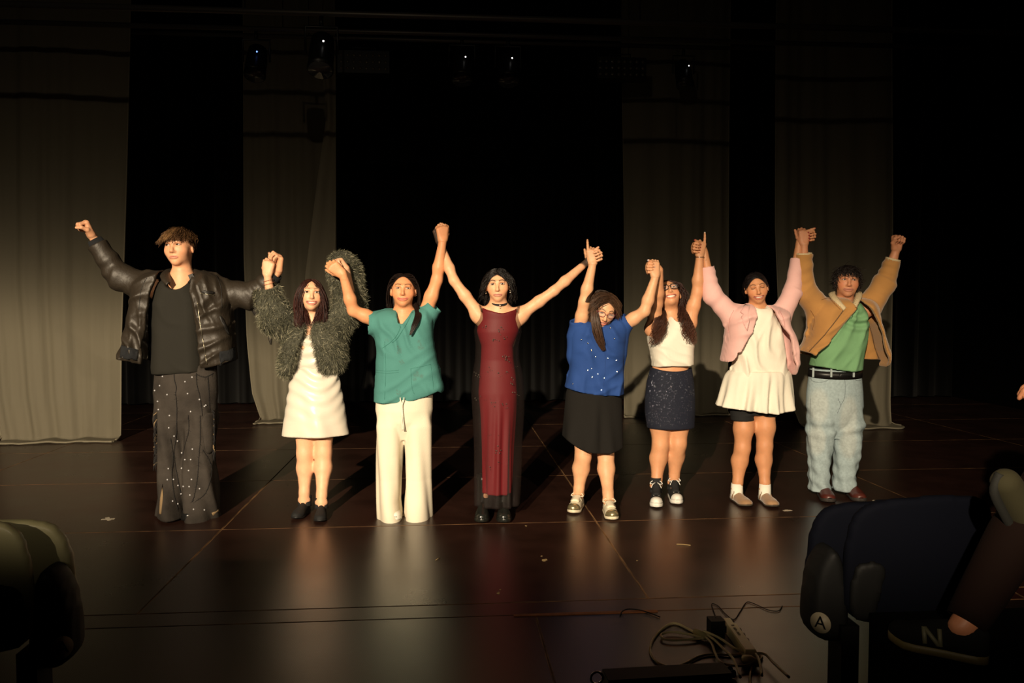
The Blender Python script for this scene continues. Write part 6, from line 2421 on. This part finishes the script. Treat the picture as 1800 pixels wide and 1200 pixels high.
    jn = p.spined('jeans', den, [([(648, 1424, 1512, .105), (665, 1422, 1513, .115), (690, 1419, 1515, .125), (715, 1418, 1516, .125), (728, 1423, 1511, .118), (742, 1432, 1502, .10), (757, 1450, 1486, .07), (770, 1460, 1476, .05)], None),
                                 ([(690, 1428, 1460, .09), (742, 1419, 1468, .110), (775, 1420, 1463, .10), (800, 1422, 1459, .095), (830, 1423, 1455, .09), (862, 1425, 1456, .095, -.01)], fold(.4, .007)),
                                 ([(690, 1475, 1506, .09), (742, 1466, 1516, .110), (775, 1467, 1513, .10), (800, 1468, 1510, .095), (830, 1467, 1502, .09), (861, 1465, 1501, .095, -.01)], fold(2.2, .007))], k=.012,
                  col=(base, [fade(1442, 715, .07), fade(1492, 730, .075), fade(1440, 775, .06), fade(1495, 780, .06)]))
    tr = bvh(jn)
    st = mat('denim_seam', (.10, .12, .13), rough=.9)
    for q in ([(1426, 657), (1427, 668), (1440, 672), (1455, 668), (1456, 660)], [(1500, 660), (1504, 668), (1513, 668)], [(1484, 664), (1486, 680), (1484, 700), (1478, 712), (1472, 726)], [(1425, 700), (1424, 760), (1427, 820), (1429, 855)], [(1473, 700), (1478, 712)]):
        seam(tr, q, .0013, st, jn, 'stitching')
    blt = mat('black_belt', (.008, .007, .007), rough=.4, spec=.4)
    z1, c1 = p.P(1468, 654)[2], p.P(1468, 654)
    v, f = [], []
    n = 48
    w_ = p.P(1513, 656)[0] - p.P(1423, 656)[0]
    for i in range(n):
        a = 2 * math.pi * i / n
        tilt = .012 * math.sin(a) * .0
        for dz in (-.026, .026):
            v.append(V(c1[0] + math.cos(a) * (w_ / 2 + .003), Y + math.sin(a) * .128, z1 + dz - .004 - .010 * math.sin(-a)))
    f = [(2 * i, 2 * ((i + 1) % n), 2 * ((i + 1) % n) + 1, 2 * i + 1) for i in range(n)]
    o = obj('belt', v, f, blt, p.root)
    o.modifiers.new('thick', 'SOLIDIFY').thickness = .006
    bb = bvh(o)
    ml = mat('loop_denim', (.36, .42, .42), rough=.85)
    for x in (1461, 1500, 1430):
        l, no = hit(bb, x, 654)
        if l is not None:
            MB().box((-.006, -.004, -.034), (.006, .004, .032), M=lambda v: v + l + no * .004).build('belt_loop', ml, jn, smooth=False)
    patch('belt_buckle', M_DARK, bb, [(1474, 652), (1496, 651), (1496, 662), (1474, 663)], o, .007, .008, 3, it=0)
    br = mat('oxblood_leather', (.085, .018, .012), rough=.4, spec=.5)
    sl_ = mat('dark_lug_sole', (.030, .024, .020), rough=.7)
    for q in (FL, FR):
        p.shoe('boot', q[0], q[1], br, sl_, .050, .030, .070, blunt=1.05)
    return p


PEOPLE.append(person_tan)
# ------------------------------------------------------------------ marks and oddments on the floor
M_TAPE = mat('cream_tape', (.55, .48, .36), rough=.7, var=.15, vscale=60)


def tape_cross(px, py, a0, a1, L0, L1, label):
    c = on_z(px, py)
    root = empty('tape_mark', (c[0], c[1], 0), label, 'tape mark', 'tape crosses on the stage floor')
    for i, (a, L) in enumerate(((a0, L0), (a1, L1))):
        d, n = V(math.cos(a), math.sin(a), 0), V(-math.sin(a), math.cos(a), 0)
        w, z = .012, .0007 * (i + 1)
        P = [c - d * L - n * w, c + d * L - n * w * 1.1, c + d * L + n * w, c - d * L + n * w * .9]
        v = [q * V(1, 1, 0) + V(0, 0, z - .0006) for q in P] + [q * V(1, 1, 0) + V(0, 0, z) for q in P]
        obj('tape_strip', v, [(3, 2, 1, 0), (4, 5, 6, 7), (0, 1, 5, 4), (1, 2, 6, 5), (2, 3, 7, 6), (3, 0, 4, 7)], M_TAPE, root, smooth=False)


tape_cross(190, 912, .15, 2.1, .040, .045, 'cream tape cross on the floor left of the man in leather')
tape_cross(1545, 881, .35, 2.3, .042, .042, 'cream tape cross on the floor right of the man in jeans')
tape_cross(1384, 897, .1, 1.6, .030, .018, 'worn tape cross between the tan clogs and the brown boots')
rg = np.random.default_rng(21)
M_CHIP = mat('bare_wood_chip', (.42, .30, .13), rough=.8)
for px, py, r, n in ((957, 984, .018, 9), (877, 1042, .013, 8), (952, 977, .006, 6), (880, 1036, .006, 6), (924, 924, .008, 6), (1120, 985, .005, 5)):
    c = on_z(px, py)
    a = np.sort(rg.uniform(0, 6.28, n))
    P = [c + V(math.cos(q) * r * rg.uniform(.6, 1.2), math.sin(q) * r * rg.uniform(.7, 1.5), 0) for q in a]
    v = [q + V(0, 0, .0002) for q in P] + [q + V(0, 0, .0012) for q in P]
    obj('paint_chip', v, [tuple(range(n))[::-1], tuple(range(n, 2 * n))] + [(i, (i + 1) % n, n + (i + 1) % n, n + i) for i in range(n)], M_CHIP, floor, smooth=False)
for a, b, lab in (((1189, 957), (1214, 959), 'thin pale wood splinter lying in front of the black sneakers'), ((766, 985), (773, 981), 'short straw-coloured splinter right of the white trousers\' reflection')):
    p0, p1 = on_z(*a) + V(0, 0, .003), on_z(*b) + V(0, 0, .003)
    tag(MB().tube([p0, (p0 + p1) / 2 + V(0, .004, .001), p1], .0022, 5).build('splinter', M_CHIP), lab, 'splinter')
# bare orange edge of the board at the front of the stage panels
a, b = on_z(905, 1091.5), on_z(1160, 1081)
MB().box((a[0], 3.462, -.001), (b[0], 3.484, .004)).build('bare_edge_trim', mat('bare_orange_wood', (.30, .10, .03), rough=.6, var=.3, vscale=30), floor, smooth=False)

# ------------------------------------------------------------------ power strip with its cream cable
M_PLASTIC = mat('cream_plastic', (.78, .66, .36), rough=.45)
M_BLKPL = mat('black_plastic', (.006, .006, .006), rough=.6, spec=.15)
pA, pB = on_z(1277, 1104), on_z(1318, 1162)
u = nrm((pB - pA) * V(1, 1, 0))
sd = V(-u[1], u[0], 0)
root = empty('power_strip', tuple((pA + pB) / 2 * V(1, 1, 0)), 'cream power strip lying on the floor with a tangled cream cable', 'power strip')
L = np.linalg.norm(pB - pA)
fr = lambda v: np.array([pA * V(1, 1, 0) + u * q[0] + sd * q[1] + V(0, 0, q[2]) for q in v])
poly = [(0, -.018), (0, .016), (.055, .016), (.06, .026), (L, .026), (L, -.018)]
n = len(poly)
v = [(x, y, .002) for x, y in poly] + [(x, y, .040) for x, y in poly] + [(x * .985 + .002, y * .88, .046) for x, y in poly]
f = [tuple(range(n))] + [(i, (i + 1) % n, n + (i + 1) % n, n + i) for i in range(n)] + [(n + i, n + (i + 1) % n, 2 * n + (i + 1) % n, 2 * n + i) for i in range(n)] + [tuple(range(2 * n, 3 * n))[::-1]]
body = obj('housing', fr(v), f, M_PLASTIC, root, smooth=False)
for k in range(3):
    c = fr([(.10 + k * .05, .027, .024)])[0]
    MB().tube([c, c + sd * .004], .018, 16).build('socket', M_BLKPL, body)
b = MB()
for k, (x, w, h) in enumerate(((.075, .006, .014), (.085, .003, .010), (.105, .008, .010), (.116, .005, .012), (.124, .004, .010), (.133, .007, .008), (.148, .004, .012), (.156, .006, .010), (.166, .004, .012), (.174, .006, .010))):
    b.box((x, -.004, .0463), (x + w, -.004 + h, .0468), M=fr)
b.build('printed_lettering', mat('print_ink', (.06, .045, .02), rough=.7), body, smooth=False, kind='stuff')
cab = lambda pts, z=.006: spline([on_z(1000 + x / 3.75, 1020 + y / 3.75) * V(1, 1, 0) + V(0, 0, zz) for (x, y), zz in zip(pts, z if hasattr(z, '__len__') else [z] * len(pts))], 6)
loops = [[(865, 378), (790, 330), (690, 290), (600, 340), (545, 420), (540, 490), (590, 555), (680, 580), (760, 560), (860, 510), (950, 495), (1050, 500), (1150, 490), (1240, 490), (1272, 520), (1215, 570), (1195, 640), (1195, 700)],
         [(880, 395), (800, 375), (690, 358), (615, 370), (620, 400), (690, 412), (800, 405), (890, 398)],
         [(890, 390), (940, 440), (965, 510), (1000, 570), (1090, 592), (1190, 585), (1230, 540)],
         [(895, 385), (960, 430), (1020, 490), (1085, 560), (1130, 680)],
         [(890, 380), (990, 425), (1100, 500), (1200, 525), (1290, 535), (1345, 590), (1450, 690)],
         [(1230, 545), (1255, 590), (1272, 690)]]
for i, q in enumerate(loops):
    vv, ff = tube(cab(q, .006 + .006 * i), .0052, 8)
    obj('cable', vv, ff, M_PLASTIC, root)
t0, t1 = on_z(1000 + 830 / 3.75, 1020 + 362 / 3.75), on_z(1000 + 905 / 3.75, 1020 + 398 / 3.75)
vv, ff = tube([t0 + V(0, 0, .016), (t0 + t1) / 2 + V(0, 0, .018), t1 + V(0, 0, .016)], V(.013, .015, .013), 10)
obj('cable_tie', vv, ff, mat('tie_tape', (.42, .36, .16), rough=.7), root)
# the mains plug at the near end
c = on_z(1318, 1170)
vv, ff = tube([c + V(-.02, .02, .02), c + V(.0, .0, .022), c + V(.03, -.03, .018)], V(.016, .020, .010), 10)
obj('plug', vv, ff, M_PLASTIC, root)
# black adapter plugged into it, with its thin lead
c = on_z(1259, 1118)
ad = empty('power_adapter', (c[0], c[1], 0), 'black plug-in adapter with a thin wavy lead beside the power strip', 'adapter')
b = MB()
b.box((-.032, -.028, .001), (.028, .030, .075), M=lambda v: v + c * V(1, 1, 0))
b.build('housing', M_BLKPL, ad, smooth=False)
MB().box((.028, -.012, .018), (.040, .014, .045), M=lambda v: v + c * V(1, 1, 0)).build('plug_face', M_BLKPL, ad, smooth=False)
g = lambda pts, z=.004: spline([on_z(x, y) * V(1, 1, 0) + V(0, 0, z) for x, y in pts], 6)
vv, ff = tube(np.concatenate([[c * V(1, 1, 0) + V(0, .01, .075)], g([(1257, 1082), (1251, 1063), (1262, 1066), (1275, 1080), (1290, 1090), (1301, 1076), (1312, 1060), (1325, 1062), (1350, 1073), (1368, 1075), (1375, 1066)])]), .0022, 6)
obj('lead', vv, ff, M_BLKPL, ad)
for pts, lab in (([(1090, 1083), (1094, 1076), (1105, 1072), (1125, 1074), (1145, 1080), (1160, 1086)], 'thin black cable arching over the bare orange board edge'),
                 ([(1290, 1090), (1284, 1100), (1290, 1108)], 'short black cable end beside the power strip'),
                 ([(1408, 1060), (1418, 1068), (1424, 1066), (1436, 1060)], 'short black forked cable left of the dark seat')):
    vv, ff = tube(g(pts, .005), .0028, 6)
    tag(obj('black_cable', vv, ff, M_BLKPL), lab, 'cable')
# low dark metal bar at the bottom of the view
a, b_ = on_z(1058, 1196), on_z(1268, 1184)
u = nrm(b_ - a)
sd = V(-u[1], u[0], 0)
L = np.linalg.norm(b_ - a)
root = empty('floor_bar', tuple((a + b_) / 2), 'low dark metal bar with a chrome ring lying on the floor, bottom of view', 'metal bar')
fr = lambda v: np.array([a * V(1, 1, 0) + u * q[0] + sd * q[1] + V(0, 0, q[2]) for q in v])
MB().box((0, -.10, .002), (L, .0, .045), M=fr).build('bar_body', mat('bar_grey', (.045, .042, .035), rough=.45), root, smooth=False)
MB().box((0, -.10, .045), (L, -.012, .050), M=fr).build('bar_top', M_BLKPL, root, smooth=False)
ang = np.linspace(0, 2 * math.pi, 25)[:-1]
vv, ff = tube(fr([(-.026 + .022 * math.cos(q), -.03, .026 + .022 * math.sin(q)) for q in ang]), .0045, 8, closed=True)
obj('chrome_ring', vv, ff, mat('chrome', (.7, .65, .6), rough=.15, metal=1.0), root)
for k in range(4):
    c = fr([(L + .012 + .018 * (k % 2), -.03 * (k // 2) - .01, .018)])[0]
    MB().ball(c, V(.012, .012, .016), (1, 1, 1), 8, 6).build('connector', M_BLKPL, root)

# ------------------------------------------------------------------ front row seats (their backs to the camera)
def seat(x0, sgn, shell_m, label, Y=2.45):
    """x0: aisle edge, sgn: direction away from the aisle"""
    root = empty('auditorium_seat', (x0 + sgn * .3, Y, 0), label, 'seat')

    def slab(name, poly, yc, th, m, parent, lean=0.0, w=.022):
        P = chaikin(np.array([(x0 + sgn * a, b) for a, b in poly]), 2)
        z0 = P[:, 1].min()
        ln = (lambda X, Z: yc + (Z - z0) * lean + .05 * ((X - (x0 + sgn * .33)) / .3) ** 2)
        F = Field(V(P[:, 0].min() - .04, yc - .16, z0 - .04), V(P[:, 0].max() + .04, yc + .22, P[:, 1].max() + .04), .011)
        F.inflate(P, ln, w, th, th, power=3.0)
        vv_, ff_ = F.mesh(1)
        return obj(name, vv_, ff_, m, parent)
    back = slab('backrest', [(.095, .345), (.090, .50), (.095, .66), (.13, .735), (.22, .765), (.40, .775), (.56, .76), (.60, .68), (.61, .50), (.60, .345), (.35, .335)], Y, .020, shell_m, root, -.06)
    slab('folded_seat', [(.030, .36), (.035, .52), (.045, .62), (.075, .685), (.13, .715), (.35, .73), (.60, .72), (.66, .64), (.67, .36), (.35, .34)], Y + .13, .024, shell_m, root, -.05)
    slab('back_pad', [(.10, .36), (.10, .50), (.12, .56), (.21, .565), (.20, .46), (.18, .36)], Y - .030, .012, M_BLKPL, back, -.06)
    slab('side_panel', [(.0, .27), (.0, .42), (.015, .52), (.06, .60), (.10, .56), (.12, .42), (.12, .27)], Y + .045, .06, M_BLKPL, root, 0, .03)
    MB().box((min(x0 + sgn * .08, x0 + sgn * .14), Y, .02), (max(x0 + sgn * .08, x0 + sgn * .14), Y + .09, .34)).build('leg', M_BLKPL, root, smooth=False)
    MB().box((min(x0 + sgn * .52, x0 + sgn * .58), Y, .02), (max(x0 + sgn * .52, x0 + sgn * .58), Y + .09, .34)).build('leg', M_BLKPL, root, smooth=False)
    MB().box((min(x0 + sgn * .06, x0 + sgn * .60), Y - .06, .0), (max(x0 + sgn * .06, x0 + sgn * .60), Y + .16, .022)).build('foot_plate', M_BLKPL, root, smooth=False)
    # round row plate with the letter A, facing the aisle and the stalls
    nrml = nrm(V(-sgn * .75, -.66, 0))
    c = V(x0 - sgn * .012, Y - .045, .375)
    side = nrm(np.cross(V(0, 0, 1), nrml))
    vv_, ff_ = tube([c, c + nrml * .006], .033, 24)
    pl = obj('row_plate', vv_, ff_, mat('plate_cream', (.34, .29, .20), rough=.5), root)
    cu = bpy.data.curves.new('letter', 'FONT')
    cu.body = 'A'
    cu.size = .055
    cu.align_x = 'CENTER'
    cu.align_y = 'CENTER'
    cu.extrude = .0012
    tmp = bpy.data.objects.new('tmp_letter', cu)
    COL.objects.link(tmp)
    dg = bpy.context.evaluated_depsgraph_get()
    me_ = bpy.data.meshes.new_from_object(tmp.evaluated_get(dg))
    co = np.array([q.co[:] for q in me_.vertices])
    fa = [tuple(q.vertices) for q in me_.polygons]
    bpy.data.objects.remove(tmp)
    W = c + nrml * .0075 + co[:, :1] * side + co[:, 1:2] * V(0, 0, 1) + co[:, 2:3] * nrml
    obj('row_letter', W, fa, M_BLKPL, pl, smooth=False)
    return root


seat(on_y(112, 1100, 2.45)[0], -1, mat('cream_seat_shell', (.20, .185, .10), rough=.4), 'cream plastic auditorium seat with row plate A at the left edge')
seat(on_y(1438, 1100, 2.45)[0], 1, mat('navy_seat_shell', (.0025, .003, .006), rough=.8, spec=.05), 'dark navy auditorium seat with row plate A at the lower right')
# the raked tier on which the next row sits
xt = on_y(1545, 1150, 2.3)[0]
tag(MB().box((xt, -1.5, 0), (6.5, 2.36, .42)).build('trim_1', M_BLACK, smooth=False), 'black raked tier carrying the second row', kind='structure')


# ------------------------------------------------------------------ spectator at the right edge
def person_spectator():
    base = on_y(2070, 900, 2.10)
    p = Person(V(base[0], 2.10, 0), 'seated spectator at the right edge, sneakered feet with legs crossed', (.42, .20, .12), (.01, .008, .006))
    p.root['group'] = 'audience'
    p.root['label'] = 'spectator seated in the dark at the right edge, legs crossed, dark sneakers'
    T = .42
    HL, HR = V(base[0], 2.02, .92), V(base[0], 2.20, .92)
    heel, toe = on_z(1738, 1168, T) , on_z(1562, 1128, T)
    u = nrm(toe - heel)
    L = np.linalg.norm(toe - heel)
    An = heel + u * .06 + V(0, 0, .095)
    K1 = on_y(1850, 850, 2.05)
    p.leg(HL, K1, An, 1.05, toe)
    K2 = on_y(1990, 800, 2.22)
    A2 = on_y(1815, 905, 2.06)
    t2 = on_y(1768, 840, 2.02)
    p.leg(HR, K2, A2, 1.05)
    p.cone(A2, t2, .034, .02, .02)
    SL, SR = V(base[0] + .06, 1.93, 1.40), V(base[0] + .06, 2.27, 1.40)
    p.head(2110, 470, .0, 1.05, yaw=-75, pitch=0, roll=0, neck_to=V(base[0] + .05, 2.10, 1.46), neck_r=.055)
    p.torso(SL, SR, HL, HR, (.14, .10), (.12, .09), (.14, .10))
    E1 = on_y(2060, 830, 1.86)
    W1 = on_y(1906, 688, 1.92)
    p.arm(SL, E1, W1, 1.0)
    p.hand(W1, V(-1, .1, .35), V(0, .3, -1), 1, (30, 35, 20), 1.0, fine=.004)
    E2 = V(base[0] + .02, 2.40, 1.12)
    W2 = V(base[0] - .16, 2.28, 1.04)
    p.arm(SR, E2, W2, 1.0)
    p.hand(W2, V(-1, -.2, -.1), V(0, 0, -1), -1, (20, 25, 15), 1.0, fine=.005)
    p.scalp(lambda x, y, z: np.maximum(z - .058, np.where(y < .015, z, -1)))
    p.build_body(h=.012)
    rng = np.random.default_rng(30)
    roots = p.hair_roots(400, rng, lambda q: q[2] > .054 if q[1] > .03 else q[2] > -.02)
    p.hair_strands(roots, roots * V(8, 6, 2), .05, 6, .1, rng, rad=.003)
    dk = mat('dark_clothing', (.010, .010, .009), rough=.9)

    def bld(F):
        c = (SL + SR) / 2
        h_ = (HL + HR) / 2
        F.cone(c + V(0, 0, -.10), h_ + V(0, 0, .05), .17, .16, .05, flat=V(1, 0, 0), fk=1.25)
        for S, E in ((SL, E1), (SR, E2)):
            F.sleeve(S, S * .35 + E * .65, .075, .065, .05)
        F.cone(SL, SR, .06, .06, .05)
    p.garment('shirt', dk, bld, V(base[0] - .45, 1.6, .80), V(base[0] + .35, 2.6, 1.55), .010)

    def bld2(F):
        F.cone(HL, HR, .12, .12, .05)
        F.sleeve(HL, HL * .15 + K1 * .85, .11, .09, .05)
        F.sleeve(HR, HR * .15 + K2 * .85, .11, .09, .05)
    p.garment('shorts', dk, bld2, V(K1[0] - .15, 1.8, .70), V(base[0] + .2, 2.5, 1.25), .010)
    lg = mat('shin_shade_dark', (.008, .0035, .0025), rough=.9, spec=.1)  # dark covers added over the bare shins, standing in for the shade there
    for a_, b_ in ((K1, An + (K1 - An) * .02), (K2, A2 + (K2 - A2) * .02)):
        v_, f_ = tube(spline([a_, a_ * .6 + b_ * .4 + V(0, .01, 0), b_], 5), np.interp(np.linspace(0, 2, 11), [0, 1, 2], [.072, .072, .052]), 20, cap=False)
        o_ = obj('shin_shade_cover', v_, f_, lg, p.root)
        o_.modifiers.new('thick', 'SOLIDIFY').thickness = .004
    up = mat('dark_mesh_upper', (.005, .005, .005), rough=.9, spec=.1)
    sole = mat('pale_sole', (.13, .10, .035), rough=.5)
    cream = mat('cream_patch', (.09, .085, .05), rough=.6)
    sh = p.shoe('sneaker', heel, toe, up, sole, .05, .030, .072, rise=T, laces=None)
    # N on the side of the shoe, standing proud of the upper
    sdv = V(-u[1], u[0], 0)
    if sdv[1] > 0:
        sdv = -sdv
    c = heel + u * (L * .52) + sdv * .050 + V(0, 0, .062)
    up_ = nrm(V(0, 0, 1) - sdv * .35)
    b = MB()
    st = -1 if (u[0] < 0) else 1
    P_ = lambda a, h_: c + u * (st * a) + up_ * h_
    for q0, q1 in ((P_(-.018, -.022), P_(-.024, .022)), (P_(-.022, .020), P_(.016, -.020)), (P_(.020, -.022), P_(.014, .024))):
        b.tube([q0, q1], .0065, 6)
    b.build('side_letter', cream, sh)
    # the raised shoe of the crossed leg, sole towards the aisle
    m = Field(on_y(1740, 960, 2.0) - V(.1, .12, .1), on_y(1830, 830, 2.0) + V(.1, .2, .1), .006)
    a0, a1 = on_y(1815, 925, 2.04), on_y(1768, 848, 2.00)
    m.cone(a0, a1, .048, .038, .02)
    m.cone(a0, A2, .045, .04, .03)
    vv_, ff_ = m.mesh(1)
    s2 = obj('sneaker', vv_, ff_, mat('olive_suede', (.028, .024, .008), rough=.9), p.root)
    off = nrm(np.cross(a1 - a0, V(0, 1, 0)))
    if off[0] > 0:
        off = -off
    v_, f_ = tube(spline([a0 + off * .046 + nrm(a0 - a1) * .04, a0 + off * .052, (a0 + a1) / 2 + off * .050, a1 + off * .040, a1 + nrm(a1 - a0) * .036], 5), .013, 8)
    obj('sole', v_, f_, mat('grey_sole', (.010, .010, .008), rough=.8), s2)
    # the seat that carries the spectator
    r = empty('auditorium_seat', (base[0] + .05, 2.10, T), 'dark seat under the spectator at the right edge', 'seat')
    MB().box((base[0] - .22, 1.86, T + .36), (base[0] + .24, 2.34, T + .42)).build('cushion', dk, r, smooth=False)
    MB().box((base[0] + .26, 1.86, T + .36), (base[0] + .32, 2.34, T + .85)).build('backrest', dk, r, smooth=False)
    MB().box((base[0] - .05, 2.0, T), (base[0] + .10, 2.2, T + .36)).build('pedestal', dk, r, smooth=False)
    return p


PEOPLE.append(person_spectator)
# ------------------------------------------------------------------ build everybody
for fn in PEOPLE:
    fn()
